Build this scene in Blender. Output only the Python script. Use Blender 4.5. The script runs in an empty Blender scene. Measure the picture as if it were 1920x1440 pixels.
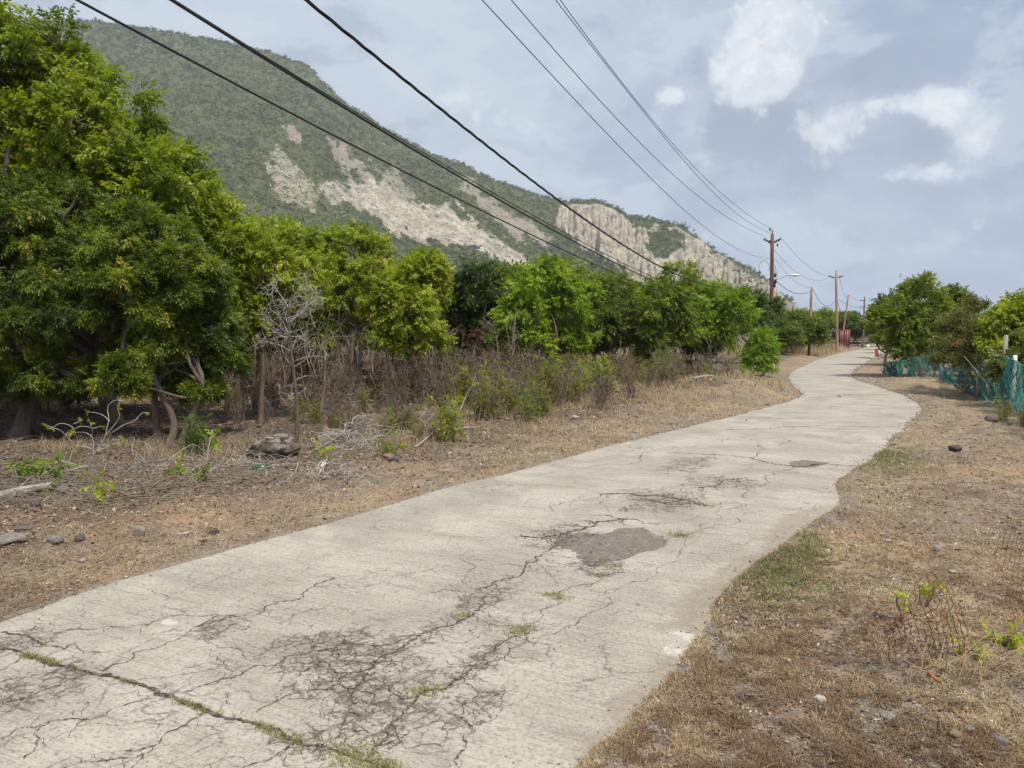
import bpy, bmesh, math, random
import numpy as np
from mathutils import Vector

random.seed(7)
rng = np.random.default_rng(7)
sc = bpy.context.scene
col = sc.collection
R = math.radians

# ------------------------------------------------------------------ camera
FPX = 1400.0; CX = 960.0; CY = 720.0; PITCH = math.atan(88 / 1400.0); CAMH = 1.6
cam = bpy.data.cameras.new('camera')
cam.sensor_width = 36; cam.lens = FPX / 1920 * 36; cam.clip_start = 0.05; cam.clip_end = 20000
camo = bpy.data.objects.new('camera', cam); col.objects.link(camo)
camo.location = (0, 0, CAMH); camo.rotation_euler = (R(90) - PITCH, 0, 0)
sc.camera = camo
sc.render.resolution_x = 1024; sc.render.resolution_y = 768
sc.view_settings.view_transform = 'Standard'; sc.view_settings.look = 'None'
sc.view_settings.gamma = 1; sc.view_settings.exposure = 0.26
sc.cycles.max_bounces = 6; sc.cycles.diffuse_bounces = 3; sc.cycles.glossy_bounces = 2
sc.cycles.transmission_bounces = 4; sc.cycles.transparent_max_bounces = 8
sc.cycles.use_denoising = True
sc.cycles.caustics_reflective = False; sc.cycles.caustics_refractive = False


def ray(px, py):
    x = (px - CX) / FPX; y = (CY - py) / FPX
    c, s = math.cos(PITCH), math.sin(PITCH)
    return np.array([x, c + y * s, -s + y * c])


def at(px, py, Y):
    d = ray(px, py); t = Y / d[1]
    return np.array([d[0] * t, Y, CAMH + d[2] * t])


def gd(px, py):
    d = ray(px, py); t = -CAMH / d[2]
    return np.array([d[0] * t, d[1] * t])


def gdv(px, py):
    x = (px - CX) / FPX; y = (CY - py) / FPX
    c, s = math.cos(PITCH), math.sin(PITCH)
    dy = c + y * s; dz = -s + y * c
    t = -CAMH / dz
    return x * t, dy * t


def proj(P):
    c, s = math.cos(PITCH), math.sin(PITCH)
    X = P[:, 0]; Y = P[:, 1]; Z = P[:, 2] - CAMH
    f = Y * c - Z * s; u = Y * s + Z * c
    f = np.maximum(f, 1e-3)
    return CX + FPX * X / f, CY - FPX * u / f


# ------------------------------------------------------------------ sky
SUN_EL, SUN_AZ = R(58), R(150)
world = bpy.data.worlds.new("World"); sc.world = world; world.use_nodes = True
nt = world.node_tree; nt.nodes.clear()


class NT:
    def __init__(s, nt): s.nt = nt
    def n(s, typ, **kw):
        nd = s.nt.nodes.new(typ)
        ins = kw.pop('ins', {})
        for k, v in kw.items(): setattr(nd, k, v)
        for k, v in ins.items(): s.put(nd.inputs[k], v)
        return nd
    def put(s, sock, v):
        if isinstance(v, bpy.types.NodeSocket): s.nt.links.new(v, sock)
        elif hasattr(v, 'outputs'): s.nt.links.new(v.outputs[0], sock)
        else: sock.default_value = v
    def m(s, op, a, b=None, c=None, clamp=False):
        nd = s.nt.nodes.new('ShaderNodeMath'); nd.operation = op; nd.use_clamp = clamp
        s.put(nd.inputs[0], a)
        if b is not None: s.put(nd.inputs[1], b)
        if c is not None: s.put(nd.inputs[2], c)
        return nd.outputs[0]
    def vm(s, op, a, b=None):
        nd = s.nt.nodes.new('ShaderNodeVectorMath'); nd.operation = op
        s.put(nd.inputs[0], a)
        if b is not None: s.put(nd.inputs[1], b)
        return nd
    def mix(s, f, a, b, blend='MIX'):
        nd = s.nt.nodes.new('ShaderNodeMix'); nd.data_type = 'RGBA'; nd.blend_type = blend
        s.put(nd.inputs[0], f)
        for i, v in ((6, a), (7, b)):
            if isinstance(v, tuple) and len(v) == 3: v = (*v, 1)
            s.put(nd.inputs[i], v)
        return nd.outputs[2]
    def smooth(s, v, lo, hi, a=0.0, b=1.0):
        nd = s.nt.nodes.new('ShaderNodeMapRange'); nd.interpolation_type = 'SMOOTHSTEP'
        s.put(nd.inputs[0], v); nd.inputs[1].default_value = lo; nd.inputs[2].default_value = hi
        nd.inputs[3].default_value = a; nd.inputs[4].default_value = b
        return nd.outputs[0]
    def noise(s, vec, scale, detail=4, rough=0.55, dist=0.0, out=0):
        nd = s.nt.nodes.new('ShaderNodeTexNoise')
        if vec is not None: s.put(nd.inputs['Vector'], vec)
        nd.inputs['Scale'].default_value = scale; nd.inputs['Detail'].default_value = detail
        nd.inputs['Roughness'].default_value = rough; nd.inputs['Distortion'].default_value = dist
        return nd.outputs[out]


def lin(r, g, b):
    return tuple(((c / 255) / 12.92 if c / 255 <= 0.04045 else ((c / 255 + 0.055) / 1.055) ** 2.4) for c in (r, g, b))


w = NT(nt)
tc = w.n('ShaderNodeTexCoord')
dirv = w.vm('NORMALIZE', tc.outputs['Generated']).outputs[0]
sep = w.n('ShaderNodeSeparateXYZ', ins={0: dirv})
az = w.m('ARCTAN2', sep.outputs[0], sep.outputs[1]); el = w.m('ARCSINE', sep.outputs[2])
warp = w.noise(dirv, 9.0, 5, 0.65, 0.0, out=1)
warp2 = w.vm('SUBTRACT', warp, (0.5, 0.5, 0.5))
wsep = w.n('ShaderNodeSeparateXYZ', ins={0: warp2.outputs[0]})
WA = 0.06
azw = w.m('ADD', az, w.m('MULTIPLY', wsep.outputs[0], WA))
elw = w.m('ADD', el, w.m('MULTIPLY', wsep.outputs[1], WA))


def blobs(lst):
    tot = None
    for px, py, rx, ry, amp in lst:
        d = ray(px, py); a0 = math.atan2(d[0], d[1]); e0 = math.asin(d[2] / np.linalg.norm(d))
        x = w.m('MULTIPLY', w.m('SUBTRACT', azw, a0), FPX / (rx * .82))
        y = w.m('MULTIPLY', w.m('SUBTRACT', elw, e0), FPX / (ry * .82))
        q = w.m('ADD', w.m('MULTIPLY', x, x), w.m('MULTIPLY', y, y))
        g = w.m('MULTIPLY', w.m('EXPONENT', w.m('MULTIPLY', q, -1.0)), amp)
        tot = g if tot is None else w.m('ADD', tot, g)
    return tot


bright = blobs([(1425, 85, 95, 95, 1.5), (1400, 155, 60, 50, .6), (1490, 60, 70, 60, .5), (1262, 175, 50, 32, .8), (1320, 240, 30, 16, .4),
                (1560, 235, 70, 45, .62), (1690, 190, 110, 26, .6), (1800, 195, 60, 38, .85), (1835, 250, 45, 50, .75),
                (1680, 325, 70, 26, .7), (1770, 320, 55, 30, .45), (1570, 275, 50, 40, .3), (1850, 390, 70, 60, .35), (1760, 430, 90, 25, .3),
                (1000, 225, 150, 50, .45), (820, 190, 130, 60, .4), (650, 90, 160, 100, .25), (1000, 60, 160, 80, .2)])
dark = blobs([(1425, 245, 110, 70, .9), (1500, 330, 90, 50, .35), (1730, 262, 75, 40, .75), (1300, 120, 90, 90, .35), (1080, 180, 110, 40, .4),
              (1650, 130, 170, 70, .3), (1880, 330, 60, 60, .4), (1600, 440, 200, 60, .3), (1350, 330, 100, 80, .25)])
stv = w.vm('MULTIPLY', dirv, (1.0, 1.0, 2.0)).outputs[0]
nz = w.noise(dirv, 13.0, 7, 0.66, 0.25)
nz2 = w.noise(stv, 2.4, 6, 0.58, 0.1)
nz3 = w.noise(dirv, 34.0, 4, 0.62)
nz4 = w.noise(stv, 6.5, 6, 0.60, 0.12)
nb = w.noise(dirv, 15.0, 5, 0.55, 0.2)
nb2 = w.noise(dirv, 40.0, 4, 0.6, 0.3)
bil = w.m('ADD', w.m('MULTIPLY', w.m('ABSOLUTE', w.m('SUBTRACT', nb, .5)), 3.0), w.m('MULTIPLY', w.m('ABSOLUTE', w.m('SUBTRACT', nb2, .5)), 1.6))
puff = w.m('SUBTRACT', bil, .38)
bm = w.smooth(w.m('ADD', w.m('ADD', bright, w.m('MULTIPLY', puff, .45)), w.m('MULTIPLY', w.m('SUBTRACT', nz, 0.5), 1.3)), 0.34, 0.66)
bsoft = w.smooth(w.m('ADD', bright, w.m('MULTIPLY', w.m('SUBTRACT', nz, 0.5), 1.2)), 0.10, 0.9)
dm = w.smooth(w.m('ADD', w.m('ADD', dark, w.m('MULTIPLY', puff, .5)), w.m('MULTIPLY', w.m('SUBTRACT', nz, 0.5), 0.9)), 0.12, 0.62)
leftf = w.smooth(az, 0.40, -0.35)
base = w.mix(leftf, lin(156, 171, 198), lin(197, 209, 221))
base = w.mix(w.m('MULTIPLY', w.smooth(nz2, 0.44, 0.56), 0.55), base, lin(200, 211, 222))
base = w.mix(w.m('MULTIPLY', w.smooth(nz4, 0.50, 0.575), 0.50), base, lin(209, 219, 227))
base = w.mix(w.m('MULTIPLY', w.smooth(nz4, 0.47, 0.37), 0.55), base, lin(152, 166, 188))
base = w.mix(w.smooth(el, 0.15, 0.0, 0.0, 0.55), base, lin(164, 184, 213))
base = w.mix(w.m('MULTIPLY', bsoft, 0.35), base, lin(206, 217, 226))
base = w.mix(w.m('MULTIPLY', dm, 0.85), base, lin(146, 160, 182))
bc = w.mix(w.smooth(puff, -.36, .30), lin(222, 229, 235), lin(250, 250, 249))
bc = w.mix(w.m('MULTIPLY', w.smooth(nz, .52, .40), .55), bc, lin(196, 207, 218))
base = w.mix(w.m('MULTIPLY', bm, w.smooth(bright, .2, .95, .45, .97)), base, bc)
# cloud layer overhead, out of view, is brightened to add light below
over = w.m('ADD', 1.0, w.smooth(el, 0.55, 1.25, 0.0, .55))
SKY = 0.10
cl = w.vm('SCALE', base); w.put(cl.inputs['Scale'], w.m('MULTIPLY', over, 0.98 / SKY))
sky = w.n('ShaderNodeTexSky', sky_type='NISHITA', sun_disc=False, sun_elevation=SUN_EL, sun_rotation=SUN_AZ)
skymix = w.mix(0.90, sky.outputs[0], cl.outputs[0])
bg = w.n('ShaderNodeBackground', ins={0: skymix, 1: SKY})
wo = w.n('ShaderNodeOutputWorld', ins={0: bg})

sun = bpy.data.lights.new('sun', 'SUN'); sun.energy = 3.9; sun.angle = R(8); sun.color = (1.0, 0.93, 0.82)
suno = bpy.data.objects.new('sun', sun); col.objects.link(suno)
sd = Vector((math.sin(SUN_AZ) * math.cos(SUN_EL), math.cos(SUN_AZ) * math.cos(SUN_EL), math.sin(SUN_EL)))
suno.rotation_euler = (-sd).to_track_quat('-Z', 'Y').to_euler()
suno.location = (20, -30, 60)


# ------------------------------------------------------------------ numeric helpers
def _h(ix, iy, iz, seed):
    with np.errstate(over='ignore'):
        n = (ix.astype(np.int64) * 374761393 + iy.astype(np.int64) * 668265263 + iz.astype(np.int64) * 1440662683 + seed * 974711) & 0xffffffff
        n = ((n ^ (n >> 13)) * 1274126177) & 0xffffffff
        n = (n ^ (n >> 16)) & 0xffffffff
    return n / 4294967295.0


def vn(x, y, z=None, seed=0):
    x = np.asarray(x, float); y = np.asarray(y, float)
    ix = np.floor(x); iy = np.floor(y); fx = x - ix; fy = y - iy
    fx = fx * fx * (3 - 2 * fx); fy = fy * fy * (3 - 2 * fy)
    if z is None:
        k = np.zeros_like(ix)
        a = _h(ix, iy, k, seed); b = _h(ix + 1, iy, k, seed); c = _h(ix, iy + 1, k, seed); d = _h(ix + 1, iy + 1, k, seed)
        return (a + (b - a) * fx) * (1 - fy) + (c + (d - c) * fx) * fy
    iz = np.floor(z); fz = z - iz; fz = fz * fz * (3 - 2 * fz)
    r = []
    for k in (iz, iz + 1):
        a = _h(ix, iy, k, seed); b = _h(ix + 1, iy, k, seed); c = _h(ix, iy + 1, k, seed); d = _h(ix + 1, iy + 1, k, seed)
        r.append((a + (b - a) * fx) * (1 - fy) + (c + (d - c) * fx) * fy)
    return r[0] * (1 - fz) + r[1] * fz


def fbm(x, y, z=None, o=4, seed=0, g=0.5):
    s = 0; a = 1; t = 0; f = 1.0
    for i in range(o):
        s = s + a * vn(np.asarray(x) * f, np.asarray(y) * f, None if z is None else np.asarray(z) * f, seed + i * 17)
        t += a; a *= g; f *= 2.03
    return s / t


def smooth(x, a, b):
    t = np.clip((x - a) / (b - a), 0, 1); return t * t * (3 - 2 * t)


def nrm(v):
    return v / np.maximum(np.linalg.norm(v, axis=-1, keepdims=True), 1e-9)


def tubes(P, Rr, sides=5):
    P = np.asarray(P, float); Rr = np.asarray(Rr, float)
    if P.ndim == 2: P = P[None]; Rr = Rr[None]
    M, N, _ = P.shape
    T = nrm(np.gradient(P, axis=1))
    m = nrm(T.mean(1))
    ref = np.where(np.abs(m[:, 2:3]) > 0.75, np.array([[1., 0.1, 0]]), np.array([[0, 0.05, 1.]]))
    A = nrm(np.cross(T, ref[:, None, :])); B = np.cross(T, A)
    an = np.arange(sides) * 2 * np.pi / sides
    V = P[:, :, None, :] + Rr[:, :, None, None] * (np.cos(an)[None, None, :, None] * A[:, :, None, :] + np.sin(an)[None, None, :, None] * B[:, :, None, :])
    V = V.reshape(-1, 3)
    t = np.arange(M)[:, None, None] * N * sides; i = np.arange(N - 1)[None, :, None] * sides; k = np.arange(sides)[None, None, :]
    k2 = (k + 1) % sides
    F = np.stack([t + i + k, t + i + k2, t + i + sides + k2, t + i + sides + k], -1).reshape(-1, 4)
    return V, F


def inst(TV, TF, pos, rot, scl):
    M = len(pos); K = len(TV)
    V = np.einsum('mij,kj->mki', rot, TV) * np.asarray(scl)[:, None, None] + pos[:, None, :]
    F = (np.arange(M)[:, None, None] * K + TF[None]).reshape(-1, TF.shape[1])
    return V.reshape(-1, 3), F


def basis(d, roll=0.6, up=(0, 0, 1)):
    """rotation matrices whose x axis is d and whose z axis is near up"""
    d = nrm(d); M = len(d)
    z = np.tile(np.array(up, float), (M, 1)) + rng.normal(0, roll, (M, 3))
    y = nrm(np.cross(z, d)); z = np.cross(d, y)
    return np.stack([d, y, z], -1)


class Geo:
    def __init__(s): s.V = []; s.F = []; s.m = []; s.a = []; s.n = 0
    def add(s, V, F, mat=0, a=0.0):
        V = np.asarray(V, float); F = np.asarray(F)
        s.V.append(V); s.F.append(F + s.n); s.m.append(mat)
        s.a.append(np.full(len(V), a) if np.isscalar(a) else np.asarray(a, float)); s.n += len(V)
        return s
    def box(s, lo, hi, mat=0, a=0.0):
        x0, y0, z0 = lo; x1, y1, z1 = hi
        V = [(x0, y0, z0), (x1, y0, z0), (x1, y1, z0), (x0, y1, z0), (x0, y0, z1), (x1, y0, z1), (x1, y1, z1), (x0, y1, z1)]
        F = [(3, 2, 1, 0), (4, 5, 6, 7), (0, 1, 5, 4), (1, 2, 6, 5), (2, 3, 7, 6), (3, 0, 4, 7)]
        return s.add(V, F, mat, a)
    def mesh(s, name, mats, smooth_=False, extra=None):
        V = np.concatenate(s.V); me = bpy.data.meshes.new(name)
        me.vertices.add(len(V)); me.vertices.foreach_set('co', V.astype(np.float32).ravel())
        nl = sum(f.size for f in s.F); npol = sum(len(f) for f in s.F)
        me.loops.add(nl); me.polygons.add(npol)
        me.loops.foreach_set('vertex_index', np.concatenate([f.ravel() for f in s.F]).astype(np.int32))
        tot = np.concatenate([np.full(len(f), f.shape[1]) for f in s.F]).astype(np.int32)
        st = np.concatenate([[0], np.cumsum(tot)[:-1]]).astype(np.int32)
        me.polygons.foreach_set('loop_start', st)
        try: me.polygons.foreach_set('loop_total', tot)
        except Exception: pass
        me.polygons.foreach_set('material_index', np.concatenate([np.full(len(f), m) for f, m in zip(s.F, s.m)]).astype(np.int32))
        if smooth_: me.polygons.foreach_set('use_smooth', np.ones(npol, bool))
        a = me.attributes.new('tint', 'FLOAT', 'POINT'); a.data.foreach_set('value', np.concatenate(s.a).astype(np.float32))
        for k, v in (extra or {}).items():
            a = me.attributes.new(k, 'FLOAT', 'POINT'); v = np.asarray(v, np.float32)
            if len(v) < len(V): v = np.concatenate([v, np.zeros(len(V) - len(v), np.float32)])
            a.data.foreach_set('value', v)
        me.update(calc_edges=True)
        for m in mats: me.materials.append(m)
        return me


def link(name, me, parent=None, loc=(0, 0, 0), rz=0, scale=1, color=None):
    o = bpy.data.objects.new(name, me); col.objects.link(o)
    o.location = loc; o.rotation_euler = (0, 0, rz)
    o.scale = (scale,) * 3 if np.isscalar(scale) else scale
    if parent: o.parent = parent
    if color: o.color = (*color, 1)
    return o


def tag(o, label=None, cat=None, group=None, kind=None):
    if label: o['label'] = label
    if cat: o['category'] = cat
    if group: o['group'] = group
    if kind: o['kind'] = kind
    return o


def thing(name, label, cat, loc, group=None, rz=0, scale=1):
    o = link(name, None, None, loc, rz, scale)
    return tag(o, label, cat, group)


def clone(root, loc, rz=0, scale=1, label=None, color=None, group=None):
    r = root.copy(); col.objects.link(r); r.location = loc; r.rotation_euler = (0, 0, rz)
    r.scale = (scale,) * 3 if np.isscalar(scale) else scale
    if label: r['label'] = label
    if group: r['group'] = group
    for ch in root.children:
        c = ch.copy(); col.objects.link(c); c.parent = r
        if color is not None: c.color = (*color, 1)
    return r


# ------------------------------------------------------------------ materials
def mat(name):
    m = bpy.data.materials.new(name); m.use_nodes = True; m.node_tree.nodes.clear()
    return m, NT(m.node_tree)


def attr(n, name, out='Fac'):
    return n.n('ShaderNodeAttribute', attribute_name=name).outputs[out]


def ramp(n, f, stops):
    nd = n.n('ShaderNodeValToRGB'); n.put(nd.inputs[0], f)
    e = nd.color_ramp.elements
    while len(e) > 1: e.remove(e[-1])
    e[0].position = stops[0][0]; e[0].color = (*stops[0][1], 1)
    for p, c in stops[1:]:
        x = e.new(p); x.color = (*c, 1)
    return nd.outputs[0]


def finish(m, n, c, rough=0.9, bump=None, bstr=0.3, bdist=0.02, spec=0.3, metal=0.0):
    b = n.n('ShaderNodeBsdfPrincipled'); n.put(b.inputs['Base Color'], c if not isinstance(c, tuple) else (*c, 1))
    n.put(b.inputs['Roughness'], rough); b.inputs['Specular IOR Level'].default_value = spec; b.inputs['Metallic'].default_value = metal
    if bump is not None:
        bn = n.n('ShaderNodeBump'); n.put(bn.inputs['Height'], bump); bn.inputs['Strength'].default_value = bstr; bn.inputs['Distance'].default_value = bdist
        n.put(b.inputs['Normal'], bn.outputs[0])
    n.n('ShaderNodeOutputMaterial', ins={0: b.outputs[0]})
    return m


def leafmat(name, stops, trans=0.38, rough=0.42):
    m, n = mat(name)
    oi = n.n('ShaderNodeObjectInfo')
    c = ramp(n, attr(n, 'tint'), stops)
    c = n.mix(1.0, c, oi.outputs['Color'], 'MULTIPLY')
    b = n.n('ShaderNodeBsdfPrincipled', ins={'Base Color': c, 'Roughness': rough}); b.inputs['Specular IOR Level'].default_value = 0.35
    tcol = n.mix(1.0, c, (1.25, 1.35, 0.55), 'MULTIPLY')
    t = n.n('ShaderNodeBsdfTranslucent', ins={0: tcol})
    mx = n.n('ShaderNodeMixShader', ins={0: trans, 1: b.outputs[0], 2: t.outputs[0]})
    n.n('ShaderNodeOutputMaterial', ins={0: mx.outputs[0]})
    return m


YG = leafmat('leaf_yellow_green', [(0.0, (.08, .11, .012)), (.35, (.20, .25, .022)), (.65, (.31, .37, .034)), (.88, (.43, .46, .055)), (.95, (.44, .46, .06)), (1.0, (.55, .38, .06))], trans=.42)
NEEM = leafmat('leaf_neem', [(0.0, (.035, .06, .012)), (.4, (.11, .155, .022)), (.75, (.21, .265, .032)), (.95, (.32, .38, .045)), (1.0, (.58, .38, .05))])
OLIVE = leafmat('leaf_olive', [(0.0, (.07, .085, .03)), (.5, (.14, .165, .055)), (1.0, (.24, .24, .09))])
DEADL = leafmat('leaf_dead', [(0.0, (.10, .05, .03)), (.5, (.20, .11, .06)), (1.0, (.30, .19, .10))], trans=0.2, rough=.8)


def barkmat(name, c1, c2, sc_=9.0):
    m, n = mat(name)
    tco = n.n('ShaderNodeTexCoord')
    mp = n.n('ShaderNodeMapping', ins={0: tco.outputs['Object'], 3: (1, 1, 0.22)})
    f = n.noise(mp, sc_, 6, .65); f2 = n.noise(mp, sc_ * 5, 4, .7)
    c = n.mix(n.smooth(f, .35, .65), c1, c2)
    c = n.mix(n.m('MULTIPLY', n.smooth(f2, .45, .7), .5), c, tuple(x * .55 for x in c1))
    return finish(m, n, c, .92, n.m('ADD', f, n.m('MULTIPLY', f2, .5)), .6, .03)


BARK = barkmat('bark_grey_brown', (.12, .09, .07), (.23, .19, .155))
BARKD = barkmat('bark_dark', (.10, .075, .055), (.19, .15, .115))
BARKL = barkmat('bark_pale', (.36, .32, .27), (.52, .48, .42))
TWIG = barkmat('dry_twig', (.34, .30, .26), (.54, .50, .45), 20)
TWIGF = barkmat('forest_twig', (.17, .135, .10), (.33, .28, .225), 20)
TWIGB = barkmat('brown_twig', (.22, .17, .12), (.38, .31, .24), 20)
POLE = barkmat('pole_wood', (.13, .062, .042), (.22, .115, .085), 3)
POLEG = barkmat('pole_wood_tan', (.30, .17, .11), (.42, .28, .19), 3)
WOODG = barkmat('weathered_wood', (.24, .215, .185), (.42, .385, .34), 6)


def simple(name, c, rough=.7, metal=0.0, var=.25, scale=8.0, spec=.4):
    m, n = mat(name)
    tco = n.n('ShaderNodeTexCoord')
    f = n.noise(tco.outputs['Object'], scale, 6, .6)
    cc = n.mix(n.smooth(f, .3, .7), tuple(x * (1 - var) for x in c), tuple(min(1, x * (1 + var)) for x in c))
    return finish(m, n, cc, rough, f, .15, .01, spec, metal)


CABLE = simple('cable_rubber', (.012, .011, .012), .5, 0, .2)
WIRE = simple('wire_aluminium', (.10, .105, .11), .6, .3, .1)
STEEL = simple('galvanised_steel', (.35, .36, .37), .5, .5, .1)
WHITE = simple('white_paint', (.75, .74, .72), .5, 0, .06)
LAMPM = simple('lamp_housing', (.72, .73, .72), .4, 0, .05)
BLACKM = simple('black_plastic', (.02, .02, .022), .5)
INSUL = simple('insulator_grey', (.12, .12, .135), .4)
REDC = simple('container_red', (.30, .055, .06), .6, 0, .3, 1.5)
REDD = simple('container_red_dark', (.16, .035, .04), .7, 0, .3, 2)
ORANGE = simple('orange_plastic', (.75, .14, .03), .45, 0, .08)
RUST = simple('rusty_wire', (.17, .065, .03), .9, .2, .5, 30)
NETM = leafmat('turquoise_net', [(0, (.03, .17, .19)), (.5, (.08, .33, .31)), (.8, (.20, .50, .47)), (1, (.48, .66, .64))], trans=.25, rough=.5)
NETP = simple('post_painted', (.52, .58, .52), .8, 0, .25, 12)
GLASSG = simple('green_bottle_glass', (.02, .12, .05), .15, 0, .1, 5, .8)

# concrete (road)
CONC, n = mat('old_concrete')
uv = n.n('ShaderNodeTexCoord').outputs['Object']
mp = n.n('ShaderNodeMapping', ins={0: uv, 2: (0, 0, R(27)), 3: (1, 1, 1)})
st = n.n('ShaderNodeMapping', ins={0: mp, 3: (2.2, 48, 1)})
st2 = n.n('ShaderNodeMapping', ins={0: mp, 3: (.6, 3.4, 1)})
broom = n.noise(st, 1.0, 5, .65)
streak = n.noise(st2, 1.0, 6, .62, .2)
blot = n.noise(uv, 1.1, 7, .64, .4)
fine = n.noise(uv, 55, 5, .75)
med = n.noise(uv, 9, 6, .68)
med2 = n.noise(uv, 22, 5, .7, .3)


def brk(a_, k, lo, hi, nn=None):
    return n.smooth(n.m('ADD', attr(n, a_), n.m('MULTIPLY', n.m('SUBTRACT', nn or med, .5), k)), lo, hi)


c = n.mix(n.smooth(blot, .34, .66), (.345, .308, .252), (.475, .432, .362))
c = n.mix(n.m('MULTIPLY', n.smooth(streak, .48, .66), .40), c, (.265, .235, .19))
c = n.mix(n.m('MULTIPLY', n.smooth(broom, .50, .62), n.smooth(blot, .7, .35, .25, .6)), c, (.225, .20, .165))
c = n.mix(n.m('MULTIPLY', n.smooth(fine, .52, .62), .60), c, (.17, .15, .125))
c = n.mix(n.m('MULTIPLY', n.smooth(fine, .46, .36), .45), c, (.56, .515, .455))
c = n.mix(n.m('MULTIPLY', n.smooth(med2, .54, .66), .45), c, (.24, .215, .18))
c = n.mix(n.m('MULTIPLY', n.smooth(med, .54, .68), .40), c, (.25, .225, .19))
vp = n.n('ShaderNodeTexVoronoi', ins={'Vector': uv, 'Scale': 26.0})
pit = n.m('MULTIPLY', n.smooth(vp.outputs[0], .16, .08), n.smooth(med, .5, .62))
c = n.mix(n.m('MULTIPLY', pit, .8), c, (.11, .09, .075))
wv = n.vm('ADD', uv, n.vm('MULTIPLY', n.vm('SUBTRACT', n.noise(uv, 9, 6, .7, 0, 1), (.5, .5, .5)).outputs[0], (.13, .13, .13)).outputs[0]).outputs[0]
v1 = n.n('ShaderNodeTexVoronoi', feature='DISTANCE_TO_EDGE', ins={'Vector': wv, 'Scale': 15.0})
v2 = n.n('ShaderNodeTexVoronoi', feature='DISTANCE_TO_EDGE', ins={'Vector': wv, 'Scale': 2.0})
v3 = n.n('ShaderNodeTexVoronoi', feature='DISTANCE_TO_EDGE', ins={'Vector': wv, 'Scale': 5.5})
al = attr(n, 'allig')
big = n.smooth(v2.outputs[0], .008, .002)
sm = n.m('MAXIMUM', n.m('MULTIPLY', n.smooth(v1.outputs[0], .060, .015), n.smooth(al, .35, .7)), n.m('MULTIPLY', n.smooth(v3.outputs[0], .030, .008), n.smooth(al, .08, .3)))
pres = n.smooth(n.noise(uv, .8, 3, .5), .48, .60)
hair = n.m('MULTIPLY', n.m('MULTIPLY', n.smooth(v3.outputs[0], .010, .003), n.smooth(med, .46, .56)), n.smooth(n.noise(uv, 1.3, 3, .5), .56, .64))
crk = n.m('MAXIMUM', n.m('MULTIPLY', sm, n.m('MULTIPLY', n.smooth(med, .36, .56, .1, 1), n.smooth(med2, .36, .52, .25, 1))), n.m('MAXIMUM', n.m('MULTIPLY', big, n.m('MULTIPLY', n.m('MULTIPLY', pres, n.smooth(med, .40, .54)), .7)), n.m('MULTIPLY', hair, .5)))
c = n.mix(n.m('MULTIPLY', brk('stain', 2.2, .5, 1.3, med), .45), c, (.17, .15, .125))
c = n.mix(n.m('MULTIPLY', brk('allig', 2.4, .60, 1.4, med), .32), c, (.18, .155, .125))
c = n.mix(n.m('MULTIPLY', brk('pale', 2.6, .55, .9, med), .7), c, (.58, .54, .47))
pc = n.mix(n.smooth(fine, .4, .6), (.13, .115, .095), (.22, .197, .165))
pc = n.mix(n.m('MULTIPLY', n.smooth(med, .5, .62), .4), pc, (.30, .27, .225))
pf = brk('patch', .9, .44, .54, med)
c = n.mix(pf, c, pc)
c = n.mix(n.m('MULTIPLY', n.m('MULTIPLY', crk, .60), n.m('SUBTRACT', 1.0, n.m('MULTIPLY', pf, .6))), c, (.075, .06, .048))
dc = n.mix(n.smooth(med, .4, .6), (.20, .16, .12), (.32, .265, .20))
c = n.mix(n.m('MULTIPLY', brk('dirt', 1.5, .40, .95, med), .80), c, dc)
hb = n.m('SUBTRACT', n.m('ADD', n.m('MULTIPLY', broom, .6), n.m('MULTIPLY', fine, .5)), n.m('MULTIPLY', n.m('ADD', crk, pit), 2.0))
finish(CONC, n, c, .93, hb, .7, .009, .25)

CRK, n = mat('crack_dirt')
uv = n.n('ShaderNodeTexCoord').outputs['Object']
f = n.noise(uv, 30, 4, .6)
finish(CRK, n, n.mix(n.smooth(f, .4, .65), (.06, .05, .04), (.17, .148, .118)), 1.0, f, .5, .01, .1)

# ground
GRD, n = mat('dry_earth')
uv = n.n('ShaderNodeTexCoord').outputs['Object']
a = n.noise(uv, .55, 6, .6, .3); b_ = n.noise(uv, 3.2, 6, .65, .3); f = n.noise(uv, 28, 5, .7); g = n.noise(uv, 110, 3, .7)
c = n.mix(n.smooth(b_, .35, .65), (.18, .138, .10), (.335, .258, .185))
c = n.mix(n.smooth(a, .48, .66), c, (.38, .26, .155))
c = n.mix(n.m('MULTIPLY', n.smooth(a, .46, .34), .6), c, (.215, .175, .14))
c = n.mix(n.m('MULTIPLY', n.smooth(f, .50, .66), .6), c, (.13, .095, .07))
c = n.mix(n.m('MULTIPLY', n.smooth(f, .44, .30), .55), c, (.50, .42, .31))
c = n.mix(n.m('MULTIPLY', n.smooth(g, .56, .70), .6), c, (.56, .50, .40))
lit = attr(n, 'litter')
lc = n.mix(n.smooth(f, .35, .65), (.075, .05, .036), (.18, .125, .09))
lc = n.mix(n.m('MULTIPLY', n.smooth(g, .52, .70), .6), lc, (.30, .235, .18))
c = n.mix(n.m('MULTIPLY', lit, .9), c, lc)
c = n.mix(n.m('MULTIPLY', attr(n, 'sand'), .75), c, n.mix(n.smooth(f, .4, .6), (.22, .185, .155), (.31, .27, .23)))
gc = n.mix(n.smooth(f, .4, .6), (.08, .11, .03), (.17, .19, .07))
c = n.mix(n.m('MULTIPLY', attr(n, 'green'), .6), c, gc)
farc = n.mix(n.smooth(a, .4, .6), (.07, .09, .03), (.13, .14, .06))
c = n.mix(attr(n, 'far'), c, farc)
finish(GRD, n, c, .97, n.m('ADD', n.m('MULTIPLY', f, .7), n.m('MULTIPLY', g, .35)), .9, .03, .15)

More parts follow.
